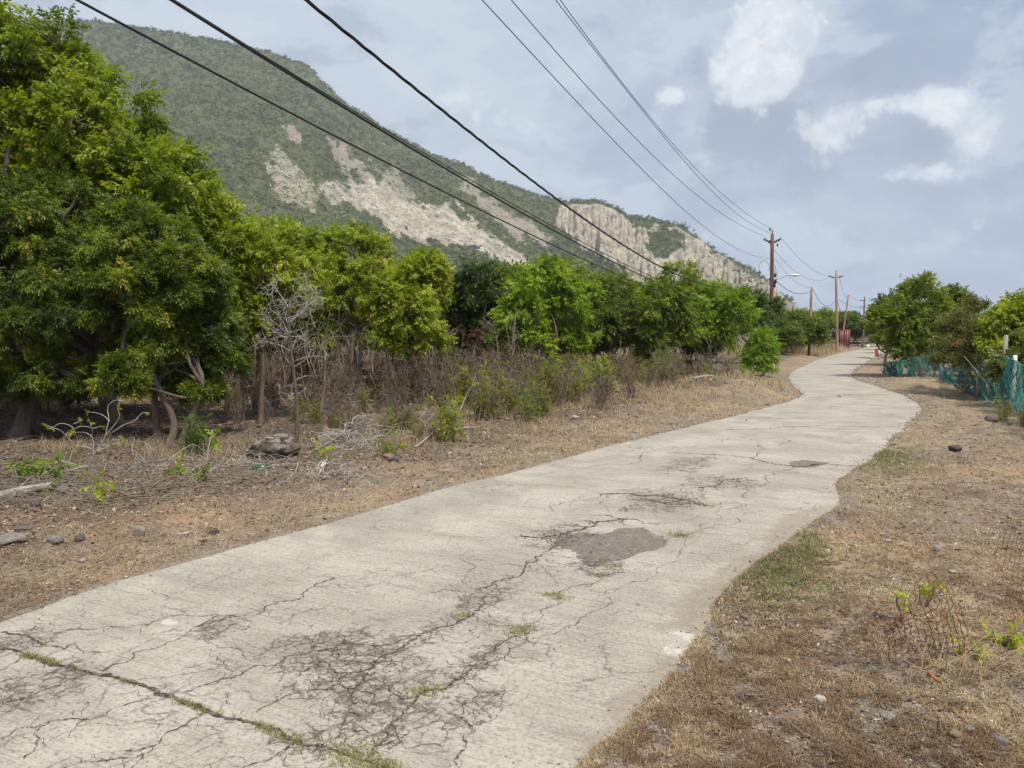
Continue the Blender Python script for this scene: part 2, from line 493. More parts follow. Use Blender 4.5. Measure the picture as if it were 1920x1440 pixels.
# hill
HILL, n = mat('hill_rock_and_scrub')
uv = n.n('ShaderNodeTexCoord').outputs['Object']
a = n.noise(uv, .012, 6, .6, .4); b_ = n.noise(uv, .06, 6, .65, .3); f = n.noise(uv, .35, 5, .7)
vg = n.mix(n.smooth(b_, .35, .65), (.085, .10, .04), (.15, .16, .07))
vg = n.mix(n.m('MULTIPLY', n.smooth(a, .5, .66), .5), vg, (.17, .165, .09))
vg = n.mix(n.m('MULTIPLY', n.smooth(f, .5, .66), .6), vg, (.05, .065, .028))
stz = n.n('ShaderNodeMapping', ins={0: uv, 3: (1, 1, .22)})
s1 = n.noise(stz, .05, 7, .68, .6); s2 = n.noise(uv, .16, 6, .68, .2)
rk = n.mix(n.smooth(s1, .36, .60), (.36, .315, .245), (.68, .60, .46))
rk = n.mix(n.m('MULTIPLY', n.smooth(s2, .48, .62), .7), rk, (.24, .22, .19))
stg = n.n('ShaderNodeMapping', ins={0: uv, 2: (0, 0, .5), 3: (1, 1, .12)})
s3 = n.noise(stg, .12, 6, .7, .8)
rk = n.mix(n.m('MULTIPLY', n.smooth(s3, .50, .60), .6), rk, (.27, .24, .195))
rk = n.mix(n.m('MULTIPLY', n.smooth(f, .52, .66), .5), rk, (.20, .18, .15))
rk = n.mix(n.m('MULTIPLY', n.smooth(f, .44, .30), .4), rk, (.64, .60, .51))
rk = n.mix(n.m('MULTIPLY', attr(n, 'pink'), .7), rk, n.mix(n.smooth(s2, .4, .6), (.22, .17, .155), (.34, .275, .245)))
rr = n.m('ADD', attr(n, 'rock'), n.m('MULTIPLY', n.m('SUBTRACT', n.m('ADD', n.m('MULTIPLY', s2, .6), n.m('MULTIPLY', f, .4)), .5), 1.9))
c = n.mix(n.smooth(rr, .46, .62), vg, rk)
finish(HILL, n, c, .97, n.m('ADD', n.m('MULTIPLY', s2, 1.0), n.m('MULTIPLY', f, .5)), .9, 6.0, .1)
HVEG = leafmat('hill_scrub', [(0, (.035, .055, .014)), (.4, (.095, .13, .030)), (.75, (.17, .20, .055)), (1, (.27, .26, .11))], trans=.15, rough=.8)

STONE, n = mat('grey_stone')
uv = n.n('ShaderNodeTexCoord').outputs['Object']; oi = n.n('ShaderNodeObjectInfo')
f = n.noise(uv, 7, 7, .65, .5); g = n.noise(uv, 45, 4, .7)
c = n.mix(n.smooth(f, .4, .62), (.16, .145, .13), (.36, .335, .30))
c = n.mix(n.m('MULTIPLY', n.smooth(g, .52, .7), .5), c, (.10, .09, .08))
c = n.mix(1.0, c, oi.outputs['Color'], 'MULTIPLY')
finish(STONE, n, c, .9, n.m('ADD', f, n.m('MULTIPLY', g, .3)), .7, .02, .3)

BOULD, n = mat('lichened_boulder')
tco = n.n('ShaderNodeTexCoord'); f = n.noise(tco.outputs['Object'], 3, 8, .65, .6); g = n.noise(tco.outputs['Object'], 14, 5, .7)
gn = n.n('ShaderNodeSeparateXYZ', ins={0: tco.outputs['Object']})
c = n.mix(n.smooth(f, .4, .62), (.055, .043, .034), (.19, .15, .12))
c = n.mix(n.m('MULTIPLY', n.smooth(n.m('ADD', n.m('MULTIPLY', gn.outputs[2], .7), n.m('MULTIPLY', n.m('SUBTRACT', f, .5), 4.0)), .25, .95), .6), c, n.mix(n.smooth(g, .4, .6), (.24, .21, .18), (.42, .39, .34)))
finish(BOULD, n, c, .95, n.m('ADD', f, n.m('MULTIPLY', g, .4)), .9, .05, .2)

STRAW = leafmat('dry_grass_blades', [(0, (.13, .08, .045)), (.4, (.28, .187, .112)), (.7, (.46, .335, .20)), (.9, (.60, .50, .36)), (1, (.13, .19, .045))], trans=.2, rough=.8)
GRASSG = leafmat('green_grass_blades', [(0, (.07, .10, .025)), (.45, (.15, .18, .055)), (.7, (.30, .27, .11)), (1, (.42, .34, .18))], trans=.3, rough=.6)
LITM = leafmat('litter_leaves', [(0, (.10, .06, .045)), (.35, (.20, .135, .095)), (.65, (.34, .25, .18)), (.85, (.50, .42, .33)), (1, (.50, .25, .09))], trans=.1, rough=.85)
GRAVEL, n = mat('gravel_stones')
c = ramp(n, attr(n, 'tint'), [(0, (.12, .10, .085)), (.5, (.27, .24, .20)), (.8, (.42, .39, .34)), (1, (.66, .62, .56))])
finish(GRAVEL, n, c, .9)

# ------------------------------------------------------------------ road
rungs_px = [((0, 1160), (1150, 1380)), ((200, 1090), (1285, 1245)), ((420, 1030), (1362, 1110)), ((640, 970), (1480, 1022)), ((840, 910), (1570, 948)),
            ((950, 885), (1582, 903)), ((1150, 832), (1655, 842)), ((1300, 797), (1703, 795)), ((1440, 762), (1731, 765)), ((1500, 742), (1695, 741)),
            ((1490, 727), (1650, 725)), ((1477, 709), (1603, 709)), ((1484, 697), (1600, 697)), ((1510, 684), (1617, 684)), ((1550, 669), (1637, 669)),
            ((1588, 660), (1648, 660)), ((1616, 654.5), (1653, 655))]
Lp = [np.array([-60., -95]), np.array([-10.2, -9.5]), np.array([-4.0, 2.0]), np.array([-3.45, 3.15])] + [gd(*a) for a, b in rungs_px]
Rp = [np.array([-56., -97]), np.array([-6.4, -11.5]), np.array([-.35, 1.2]), np.array([.1, 2.35])] + [gd(*b) for a, b in rungs_px]
hd = np.array([math.sin(R(27)), math.cos(R(27))])
Lp += [Lp[-1] + hd * 30 + np.array([1.5, 0]), Lp[-1] + hd * 110]; Rp += [Rp[-1] + hd * 30 + np.array([1.5, 0]), Rp[-1] + hd * 110]
Lp = np.array(Lp); Rp = np.array(Rp)


def catmull(P, k):
    out = []
    for i in range(len(P) - 1):
        p0 = P[max(i - 1, 0)]; p1 = P[i]; p2 = P[i + 1]; p3 = P[min(i + 2, len(P) - 1)]
        L = np.linalg.norm(p2 - p1)
        m1 = (p2 - p0) * (L / max(np.linalg.norm(p2 - p1) + np.linalg.norm(p1 - p0), 1e-6)) if i > 0 else (p2 - p1)
        m2 = (p3 - p1) * (L / max(np.linalg.norm(p3 - p2) + np.linalg.norm(p2 - p1), 1e-6)) if i < len(P) - 2 else (p2 - p1)
        t = (np.arange(k[i]) / k[i])[:, None]
        out.append((2 * t ** 3 - 3 * t ** 2 + 1) * p1 + (t ** 3 - 2 * t ** 2 + t) * m1 + (-2 * t ** 3 + 3 * t ** 2) * p2 + (t ** 3 - t ** 2) * m2)
    out.append(P[-1:]); return np.concatenate(out)


ks = []
for i in range(len(Lp) - 1):
    mid = (Lp[i] + Rp[i + 1]) / 2; dist = max(2.0, np.linalg.norm(mid)); L = np.linalg.norm((Lp[i + 1] + Rp[i + 1] - Lp[i] - Rp[i]) / 2)
    front = mid[1] > 0.5
    ks.append(int(np.clip(L / (0.010 * dist if front else 0.8), 4, 150)))
LE = catmull(Lp, ks); RE = catmull(Rp, ks)


def edge_noise(E, sd_, amp):
    T = nrm(np.gradient(E, axis=0)); Nn = np.stack([-T[:, 1], T[:, 0]], -1)
    d = (fbm(E[:, 0] * 1.3, E[:, 1] * 1.3, o=5, seed=sd_, g=.6) - .5) * amp
    return E + Nn * d[:, None]


LE = edge_noise(LE, 3, .12); RE = edge_noise(RE, 9, .24)
NR = len(LE); NC = 110
s = np.linspace(0, 1, NC)
RX = LE[:, None, 0] * (1 - s) + RE[:, None, 0] * s; RY = LE[:, None, 1] * (1 - s) + RE[:, None, 1] * s


def rise(x, y):
    """the far road and land climb gently past the crest"""
    d = np.hypot(x, y); return smooth(d, 100, 230) * 2.6


def near_poly(px, py, poly):
    """inside mask and distance (world metres) for a world-space polygon"""
    poly = np.asarray(poly); n_ = len(poly); ins = np.zeros(px.shape, bool); dm_ = np.full(px.shape, 1e9)
    for i in range(n_):
        x1, y1 = poly[i]; x2, y2 = poly[(i + 1) % n_]
        cnd = ((y1 > py) != (y2 > py)) & (px < (x2 - x1) * (py - y1) / (y2 - y1 + 1e-12) + x1)
        ins ^= cnd
        dx, dy = x2 - x1, y2 - y1; t = np.clip(((px - x1) * dx + (py - y1) * dy) / (dx * dx + dy * dy + 1e-12), 0, 1)
        dm_ = np.minimum(dm_, np.hypot(px - x1 - t * dx, py - y1 - t * dy))
    return ins, dm_


X = RX.ravel(); Y = RY.ravel()
uu = np.tile(s, NR)
wid = np.repeat(np.linalg.norm(RE - LE, axis=1), NC)
nA = fbm(X * 6, Y * 6, o=4, seed=31); nB = fbm(X * 1.2, Y * 1.2, o=4, seed=32)
patchpoly = [gd(*p) for p in [(1040, 1008), (1095, 1000), (1130, 1003), (1165, 992), (1205, 990), (1225, 1003), (1245, 1012), (1232, 1030), (1190, 1040), (1150, 1050), (1120, 1060), (1090, 1052), (1062, 1030)]]
ins, dd = near_poly(X, Y, patchpoly); sdp = np.where(ins, -dd, dd) + (nA - .5) * .16
patch = smooth(sdp, .03, -.02)
p2 = [gd(*p) for p in [(1478, 866), (1510, 862), (1560, 868), (1540, 875), (1490, 876)]]
ins, dd = near_poly(X, Y, p2); patch = np.maximum(patch, smooth(np.where(ins, -dd, dd) + (nA - .5) * .3, .05, -.05) * .8)


def spot(px, py, r, e=1.0, ang=27, k=0.5):
    c0 = gd(px, py); dx = X - c0[0]; dy = Y - c0[1]; a_ = R(ang)
    l = dx * math.sin(a_) + dy * math.cos(a_); q = dx * math.cos(a_) - dy * math.sin(a_)
    return smooth(np.hypot(l / (r * e), q / r) + (nA - .5) * k * 2, 1.1, .45)


allig = np.zeros_like(X)
for a_ in [(640, 1225, .38, 1.0), (690, 1270, .36, 1.3), (560, 1215, .22, 1), (660, 1340, .25, 1.5), (900, 1240, .14, 2.4), (800, 1190, .12, 3), (1050, 1005, .30, 1.5), (1120, 1060, .22, 1),
           (880, 1330, .13, 2), (1240, 935, .45, 1.6), (905, 1120, .16, 2), (60, 1290, .25, 1.6), (40, 1200, .18, 1), (1345, 905, .5, 1), (1290, 870, .3, 3), (760, 1350, .12, 2.5), (420, 1175, .15, 1.5)]:
    allig = np.maximum(allig, spot(*a_))
stain = np.zeros_like(X)
for a_ in [(640, 1215, .40, 1.3, 27, .6), (420, 1172, .16, 1.2, 27, .8), (900, 1125, .2, 3), (1060, 1000, .35, 1.3), (1150, 1065, .35, 1.2), (1240, 932, .4, 1.4), (60, 1300, .35, 1.4), (890, 1310, .12, 2), (700, 1260, .35, 1.5), (950, 1150, .30, 2.2)]:
    stain = np.maximum(stain, spot(*a_) * .8)
pale = np.maximum(spot(322, 1166, .085, .8), 0)
for a_ in [(1295, 1200, .13, 1.6), (1262, 1218, .10, 1.0)]:
    pale = np.maximum(pale, spot(*a_, 27, .9) * .9)
dE = (1 - uu) * wid; dL = uu * wid
dirt = smooth(dE + (nB - .5) * .6, .34, .03) * smooth(Y, 14, 5) * .85
dirt = np.maximum(dirt, smooth(dE + (nA - .5) * .2, .12, .0) * .9)
dirt = np.maximum(dirt, smooth(dL + (nA - .5) * .12, .05, .0) * .5)
for a_ in [(1385, 1090, .28, 2.2), (1300, 1270, .22, 2.2), (1200, 1360, .25, 2)]:
    dirt = np.maximum(dirt, spot(*a_, 20, .5) * .8 * smooth(dE, .6, .2))
dirt *= 1 - pale
RZ = rise(X, Y) + (fbm(X * .8, Y * .8, o=3, seed=40) - .5) * .02 + (nA - .5) * .006 - patch * .008 - smooth(np.minimum(dE, dL), .06, 0) * .02
NBASE = len(X)
i0 = np.arange((NR - 1))[:, None] * NC + np.arange(NC - 1)[None]
Fr = np.stack([i0, i0 + 1, i0 + NC + 1, i0 + NC], -1).reshape(-1, 4)
road = Geo(); road.add(np.stack([X, Y, RZ], -1), Fr, 0)


def roadz(x, y):
    return rise(x, y) + (fbm(x * .8, y * .8, o=3, seed=40) - .5) * .02 + (fbm(x * 6, y * 6, o=4, seed=31) - .5) * .006


def jag(pts, amp, depth):
    P = np.asarray(pts, float)
    for k in range(depth):
        seg = P[1:] - P[:-1]; L = np.linalg.norm(seg, axis=1, keepdims=True)
        mid = (P[1:] + P[:-1]) / 2 + np.stack([-seg[:, 1], seg[:, 0]], -1) * rng.uniform(-amp, amp, (len(seg), 1))
        Q = np.empty((len(P) + len(mid), 2)); Q[0::2] = P; Q[1::2] = mid; P = Q
    return P


def ribbon(px_pts, wd, amp=.22, depth=4, z=.004, world_=False):
    P = np.array(px_pts, float) if world_ else np.array([gd(*p) for p in px_pts])
    P = jag(P, amp, depth); T = nrm(np.gradient(P, axis=0)); Nn = np.stack([-T[:, 1], T[:, 0]], -1)
    wd = wd * .62; wv_ = wd * (.25 + 1.3 * rng.random(len(P)) ** 1.5) ; wv_[0] = wv_[-1] = wd * .1
    wv_ *= (.5 + fbm(np.arange(len(P)) * .15, np.zeros(len(P)), seed=int(abs(P[0, 0]) * 100)))
    A = P + Nn * wv_[:, None] / 2; B = P - Nn * wv_[:, None] / 2
    V = np.concatenate([np.c_[A, roadz(A[:, 0], A[:, 1]) + z], np.c_[B, roadz(B[:, 0], B[:, 1]) + z]])
    k = np.arange(len(P) - 1); F = np.stack([k, k + 1, k + 1 + len(P), k + len(P)], -1)
    return V, F


CR = [([(1196, 975), (1163, 973), (1120, 980), (1090, 995), (1060, 1003), (1022, 1008), (975, 1005)], .035),
      ([(1060, 1010), (1017, 1040), (1006, 1052), (983, 1071), (958, 1083), (925, 1092), (896, 1106)], .018),
      ([(908, 1117), (906, 1133), (887, 1154), (858, 1167), (808, 1185), (779, 1200), (737, 1225), (683, 1267), (662, 1308), (675, 1342)], .016),
      ([(975, 1196), (942, 1208), (908, 1237), (867, 1271), (846, 1285), (796, 1296), (779, 1308), (754, 1333), (725, 1362), (712, 1396), (690, 1420)], .015),
      ([(990, 1180), (955, 1222), (915, 1245), (880, 1260), (850, 1275)], .008), ([(1130, 1080), (1058, 1130), (1020, 1155), (990, 1180)], .008),
      ([(867, 1283), (892, 1308), (871, 1337), (887, 1362), (875, 1395), (858, 1435)], .009), ([(825, 1346), (767, 1371), (721, 1404)], .007),
      ([(560, 1235), (600, 1221), (654, 1204), (704, 1212), (779, 1198)], .012), ([(887, 1156), (917, 1171), (958, 1175)], .009),
      ([(600, 1096), (640, 1082), (700, 1072)], .005), ([(1000, 1215), (1058, 1179), (1117, 1146), (1175, 1096), (1250, 1058), (1317, 992), (1380, 940)], .006),
      ([(0, 1186), (40, 1192), (74, 1204), (119, 1219), (143, 1206)], .016), ([(189, 1260), (254, 1223), (336, 1198), (389, 1166), (410, 1155), (484, 1153), (500, 1137), (561, 1125), (590, 1100), (631, 1084)], .011),
      ([(340, 1301), (434, 1272), (516, 1248), (570, 1227), (623, 1202)], .010), ([(100, 1190), (148, 1180), (201, 1174), (280, 1172)], .009), ([(270, 1175), (300, 1160), (370, 1157), (410, 1155)], .007),
      ([(480, 1338), (525, 1313), (590, 1293), (640, 1285), (660, 1300), (664, 1334), (640, 1360)], .009), ([(590, 1293), (640, 1270), (683, 1267)], .008),
      ([(0, 1325), (70, 1301), (152, 1268)], .010), ([(45, 1425), (61, 1379), (94, 1354), (172, 1350), (221, 1325), (287, 1309)], .008), ([(230, 1407), (287, 1399), (369, 1346), (393, 1336)], .009),
      ([(100, 1445), (184, 1428), (254, 1420), (287, 1402)], .008), ([(414, 1223), (417, 1250)], .004), ([(360, 1200), (414, 1215), (470, 1240), (500, 1232)], .005), ([(0, 1280), (60, 1268), (110, 1262)], .006),
      ([(450, 1440), (520, 1415), (557, 1391)], .009), ([(0, 1390), (30, 1370), (70, 1365), (94, 1354)], .007),
      ([(1250, 848), (1300, 850), (1407, 858), (1440, 868), (1478, 873), (1540, 869), (1624, 875)], .035), ([(1125, 928), (1170, 925), (1230, 930), (1290, 938), (1325, 950)], .04), ([(1200, 935), (1250, 945), (1300, 944)], .03),
      ([(1310, 915), (1340, 913), (1360, 900), (1392, 898)], .03), ([(1400, 860), (1420, 835), (1470, 822)], .015), ([(1325, 950), (1400, 915), (1450, 885), (1480, 872)], .010),
      ([(1100, 880), (1200, 855), (1300, 838), (1400, 820)], .012), ([(900, 1105), (890, 1060), (880, 1030)], .006), ([(1030, 960), (1100, 935), (1125, 928)], .008),
      ([(640, 1215), (600, 1250), (560, 1262)], .008), ([(683, 1267), (720, 1290), (754, 1300)], .008), ([(630, 1225), (690, 1245), (740, 1225)], .010), ([(610, 1240), (650, 1262), (700, 1255)], .010), ([(640, 1262), (660, 1290), (700, 1300), (712, 1330)], .010),
      ([(1010, 1060), (1040, 1090), (1100, 1100), (1160, 1085)], .006), ([(1240, 1015), (1290, 1000), (1340, 985), (1420, 945)], .006), ([(780, 1115), (830, 1105), (896, 1106)], .006), ([(520, 1170), (560, 1150), (610, 1140)], .006),
      ([(1500, 745), (1600, 740), (1692, 741)], .06), ([(1400, 790), (1500, 783), (1600, 780)], .03), ([(1360, 805), (1500, 800), (1690, 800)], .03)]
for pts, wd in CR:
    road.add(*ribbon(pts, wd), 1)
    # small side cracks
    P = np.array([gd(*p) for p in pts])
    if P[:, 1].max() < 9:
        for k in range(int(len(pts) * 2.0)):
            i = rng.integers(0, len(P) - 1); q = P[i] + (P[i + 1] - P[i]) * rng.random(); a_ = rng.uniform(0, 2 * math.pi); L = rng.uniform(.08, .35)
            road.add(*ribbon([q, q + np.array([math.cos(a_), math.sin(a_)]) * L * .6, q + np.array([math.cos(a_ + .5), math.sin(a_ + .5)]) * L], wd * .4, .25, 3, .0045, True), 1)
JOINT = [(-80, 1195), (0, 1217), (70, 1235), (123, 1250), (164, 1262), (230, 1276), (295, 1301), (348, 1319), (389, 1334), (471, 1354), (557, 1391), (607, 1399), (700, 1432), (820, 1475), (980, 1540)]
road.add(*ribbon(JOINT, .034, .10, 4, .005), 1)
for yy in (9.3,):
    pass
ext = {k: v for k, v in dict(allig=allig, stain=stain, pale=pale, patch=patch, dirt=dirt).items()}
ro = link('road', road.mesh('road', [CONC, CRK], False, ext)); tag(ro, 'cracked pale concrete road winding uphill to the right', None, None, 'structure')

# ------------------------------------------------------------------ ground sheet
azs = np.concatenate([np.arange(-180, -48, 4.0), np.arange(-48, 48.01, 0.115), np.arange(52, 180, 4.0)])
rs = np.concatenate([1.2 * 1.0072 ** np.arange(0, 560), [0]]); rs = rs[:-1]
rs = rs[rs < 60]; rs = np.concatenate([rs, 60 * 1.06 ** np.arange(0, 64)])
A_, R_ = np.meshgrid(np.radians(azs), rs)
GX = (np.sin(A_) * R_).ravel(); GY = (np.cos(A_) * R_).ravel()
roadpoly = np.concatenate([LE[::3], RE[::-3]])


def road_sd(x, y):
    """signed distance to the road (negative inside), only exact near it"""
    ins = np.zeros(x.shape, bool); dm_ = np.full(x.shape, 1e9); n_ = len(roadpoly)
    for i in range(n_):
        x1, y1 = roadpoly[i]; x2, y2 = roadpoly[(i + 1) % n_]
        ins ^= ((y1 > y) != (y2 > y)) & (x < (x2 - x1) * (y - y1) / (y2 - y1 + 1e-12) + x1)
    C = (LE[::6] + RE[::6]) / 2; hw = np.linalg.norm(RE[::6] - LE[::6], axis=1) / 2
    for E in (LE[::6], RE[::6]):
        for i in range(len(E) - 1):
            x1, y1 = E[i]; x2, y2 = E[i + 1]; dx, dy = x2 - x1, y2 - y1
            t = np.clip(((x - x1) * dx + (y - y1) * dy) / (dx * dx + dy * dy + 1e-12), 0, 1)
            dm_ = np.minimum(dm_, (x - x1 - t * dx) ** 2 + (y - y1 - t * dy) ** 2)
    return np.where(ins, -1, 1) * np.sqrt(dm_)


MOUNDS = [(1440, 745, 1.4, 2.0, .22), (1370, 735, 2.5, 3.0, .20), (1250, 745, 2.6, 3.2, .22), (1100, 760, 3, 3, .25), (1490, 655, 5, 9, .6), (1550, 656, 3, 8, .3), (1450, 672, 4, 6, .4), (1770, 720, 2.5, 3.0, .15)]


def hgt(x, y, sd_=None):
    x = np.asarray(x, float); y = np.asarray(y, float)
    if sd_ is None: sd_ = road_sd(np.atleast_1d(x), np.atleast_1d(y)).reshape(x.shape)
    out = smooth(sd_, 0, 1.2)
    h = -.06 + smooth(sd_, -.16, .03) * .062
    h = h + smooth(sd_, -.02, .3) * (fbm(x * 6, y * 6, o=4, seed=51, g=.6) - .42) * .075
    h = h + out * ((fbm(x * .5, y * .5, o=3, seed=52) - .5) * .22 + (fbm(x * 1.7, y * 1.7, o=3, seed=53) - .5) * .08)
    for px, py, rx, ry, a_ in MOUNDS:
        c0 = gd(px, py); h = h + a_ * np.exp(-((x - c0[0]) / rx) ** 2 - ((y - c0[1]) / ry) ** 2) * smooth(sd_, 0, 1.6)
    return h + rise(x, y)


gsd = road_sd(GX, GY)
GZ = hgt(GX, GY, gsd)
nG = fbm(GX * 1.5, GY * 1.5, o=4, seed=60); nG2 = fbm(GX * .35, GY * .35, o=3, seed=61)
side_left = (GX < np.interp(GY, LE[:, 1], LE[:, 0]))
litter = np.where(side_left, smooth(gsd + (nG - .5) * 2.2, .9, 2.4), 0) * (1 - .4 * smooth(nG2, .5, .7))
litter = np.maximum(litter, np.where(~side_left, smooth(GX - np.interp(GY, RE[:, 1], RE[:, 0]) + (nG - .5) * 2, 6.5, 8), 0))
green = np.zeros_like(GX)
for px, py, r_, e_ in [(1480, 1068, .30, 2.6), (1430, 1100, .28, 1.6), (1665, 862, .35, 3.0), (1515, 1030, .2, 2.2), (1400, 710, .8, 2)]:
    c0 = gd(px, py); dx = GX - c0[0]; dy = GY - c0[1]; l = dx * math.sin(R(20)) + dy * math.cos(R(20)); q = dx * math.cos(R(20)) - dy * math.sin(R(20))
    green = np.maximum(green, smooth(np.hypot(l / (r_ * e_), q / r_) + (nG - .5) * .9, 1.1, .5))
sand = np.where(~side_left, smooth(gsd + (nG - .5) * .25, .28, .02), smooth(gsd, .08, 0) * .5) * smooth(GY, 14, 5)
far = smooth(np.hypot(GX, GY), 170, 260)
NRr = len(rs); NA = len(azs)
ii = np.arange(NRr - 1)[:, None] * NA + np.arange(NA)[None]; jj = np.arange(NRr - 1)[:, None] * NA + ((np.arange(NA) + 1) % NA)[None]
Fg = np.stack([ii, ii + NA, jj + NA, jj], -1).reshape(-1, 4)
gg = Geo(); gg.add(np.stack([GX, GY, GZ], -1), Fg, 0)
gg.add(np.concatenate([[[0, 0, -.02]], np.stack([GX[:NA], GY[:NA], GZ[:NA]], -1)]), np.stack([np.zeros(NA, int), np.arange(NA) + 1, (np.arange(NA) + 1) % NA + 1], -1), 0)
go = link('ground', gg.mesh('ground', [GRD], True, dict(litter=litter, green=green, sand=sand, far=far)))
tag(go, 'dry brown earth and scorched grass verges', None, None, 'structure')


def gz(x, y):
    return float(hgt(np.array([x]), np.array([y]))[0])


# ------------------------------------------------------------------ hill
rid = np.array([(-900, 330), (-600, 190), (-300, 90), (-50, 40), (90, 38), (200, 44), (330, 64), (430, 82), (520, 104), (575, 122), (640, 190), (720, 242), (810, 290), (860, 308), (900, 327), (960, 350), (1010, 368), (1060, 378), (1130, 378), (1165, 395),
                (1180, 407), (1230, 412), (1275, 422), (1300, 440), (1340, 468), (1400, 500), (1440, 527), (1500, 578), (1540, 612), (1575, 632), (1640, 636)], float)
pxs = np.concatenate([np.arange(-900, -100, 8.0), np.arange(-100, 1640, 1.9)])
rpy = np.interp(pxs, rid[:, 0], rid[:, 1]) + (fbm(pxs / 14, pxs * 0, o=4, seed=70) - .5) * 7
rr_ = np.array([ray(a, b) for a, b in zip(pxs, rpy)])
hx = rr_[:, 0]; hy = rr_[:, 1]; hz = rr_[:, 2]
hh = np.hypot(hx, hy); ux, uy = hx / hh, hy / hh; tanel = np.maximum(hz / hh, .0)
R1 = np.interp(pxs, [-900, 200, 600, 1000, 1250, 1640], [1500, 1350, 1250, 1080, 960, 900])
R0 = np.interp(pxs, [-900, 400, 1000, 1350, 1640], [330, 330, 450, 640, 800])
NT_ = 250; tt = np.linspace(0, 1, NT_)
U, T_ = np.meshgrid(np.arange(len(pxs)), tt)
Rr2 = R0[U] + (R1[U] - R0[U]) * T_
Hr = tanel * R1
k_ = np.interp(pxs, [0, 900, 1100, 1500], [1.35, 1.45, 1.9, 1.6])
Zh = Hr[U] * T_ ** k_[U]
PX0 = ux[U] * Rr2; PY0 = uy[U] * Rr2
px_, py_ = proj(np.stack([PX0.ravel(), PY0.ravel(), Zh.ravel() + CAMH], -1))


def pin(poly, soft, seed, amp=46):
    nz_ = (fbm((px_ + py_) / 34, (py_ - px_) / 17, o=5, seed=seed, g=.68) - .5) * amp
    ins, dd = near_poly(px_, py_, poly); return smooth(np.where(ins, dd, -dd) + nz_, -soft, soft)


rock = np.zeros(px_.shape)
rock = np.maximum(rock, .72 * pin([(495, 300), (515, 262), (545, 285), (580, 325), (600, 365), (590, 400), (535, 385), (505, 360)], 9, 80))
rock = np.maximum(rock, .78 * pin([(590, 350), (615, 340), (645, 345), (652, 385), (625, 390), (590, 372)], 8, 81))
rock = np.maximum(rock, .95 * pin([(640, 340), (690, 330), (715, 345), (760, 370), (800, 395), (815, 430), (805, 462), (765, 445), (720, 415), (680, 395), (645, 375)], 6, 82))
rock = np.maximum(rock, 1.0 * pin([(790, 380), (850, 392), (900, 418), (950, 448), (990, 490), (965, 508), (915, 485), (865, 465), (825, 455), (795, 430)], 6, 83))
pink = .95 * pin([(528, 240), (550, 240), (570, 270), (560, 285), (545, 265)], 7, 84)
pink = np.maximum(pink, .9 * pin([(615, 262), (650, 275), (665, 300), (700, 335), (690, 345), (645, 320), (630, 295)], 8, 85))
pink = np.maximum(pink, .85 * pin([(860, 320), (890, 335), (910, 365), (960, 395), (1010, 430), (1040, 440), (1030, 480), (960, 440), (900, 400), (860, 350)], 12, 86))
pink = np.maximum(pink, .75 * pin([(690, 290), (740, 320), (780, 370), (770, 385), (720, 350), (690, 310)], 8, 87))
rock = np.maximum(rock, pink)
wall = pin([(1038, 425), (1045, 395), (1070, 376), (1130, 372), (1180, 405), (1230, 408), (1275, 420), (1300, 440), (1345, 470), (1400, 500), (1450, 535), (1520, 590), (1540, 640), (1380, 640), (1300, 580), (1200, 545), (1120, 515), (1130, 490), (1085, 465)], 6, 88, 20)
veg = np.maximum(.85 * pin([(1212, 440), (1240, 424), (1278, 440), (1280, 462), (1245, 488), (1216, 476)], 7, 89, 36), .6 * pin([(1185, 408), (1225, 412), (1215, 435), (1185, 430)], 4, 90, 24))
veg = np.maximum(veg, .55 * pin([(1340, 475), (1400, 505), (1450, 540), (1440, 548), (1380, 510)], 3, 91))
veg = np.maximum(veg, .85 * pin([(1090, 470), (1130, 485), (1180, 520), (1120, 520), (1080, 490)], 5, 92))
wall = np.clip(wall * (1 - .8 * veg) - .08, 0, 1)
rock = np.maximum(rock * .80, wall)
crest = smooth(T_.ravel(), .965, .99) * np.where(px_ > 1290, .35, 1)
rock = rock * (1 - .8 * crest)
gul = fbm(px_ / 16, (PX0.ravel() + Zh.ravel() * .25) / 60, o=4, seed=95, g=.6)
disp = (fbm(PX0.ravel() / 55, PY0.ravel() / 55, Zh.ravel() / 55, o=4, seed=96) - .5) * 26 + (np.abs(gul - .5) * 2) * (30 * wall + 5 * rock)
disp2 = (fbm(PX0.ravel() / 14, PY0.ravel() / 14, Zh.ravel() / 14, o=3, seed=97) - .5) * 9 * (rock + .35)
fade = smooth(T_.ravel(), 0, .12) * smooth(T_.ravel(), 1.0, .93)
dsp = (disp + disp2) * fade
hdx = PX0.ravel() - ux[U].ravel() * dsp; hdy = PY0.ravel() - uy[U].ravel() * dsp
hzv = Zh.ravel() + dsp * .35 + CAMH * 0 - 1.0 * (T_.ravel() < .01) * 3
# back slope so the hill is a closed body
bk = 12
UB, TB = np.meshgrid(np.arange(len(pxs)), np.linspace(0, 1, bk + 1)[1:])
RB = R1[UB] + 900 * TB; ZB = Hr[UB] * (1 - TB) ** 1.1 - 2 * TB
HV = np.concatenate([np.stack([hdx, hdy, hzv], -1), np.stack([(ux[UB] * RB).ravel(), (uy[UB] * RB).ravel(), ZB.ravel()], -1)])
HV[:, 2] += CAMH * np.clip(HV[:, 2] / 50, 0, 1)
NU = len(pxs); ii = np.arange(NT_ + bk - 1)[:, None] * NU + np.arange(NU - 1)[None]
Fh = np.stack([ii, ii + 1, ii + NU + 1, ii + NU], -1).reshape(-1, 4)
hg = Geo(); hg.add(HV, Fh, 0)
ho = link('hill', hg.mesh('hill', [HILL], True, dict(rock=rock, pink=pink)))
tag(ho, 'steep scrub covered volcanic slope with pale landslip cliffs', None, None, 'structure')

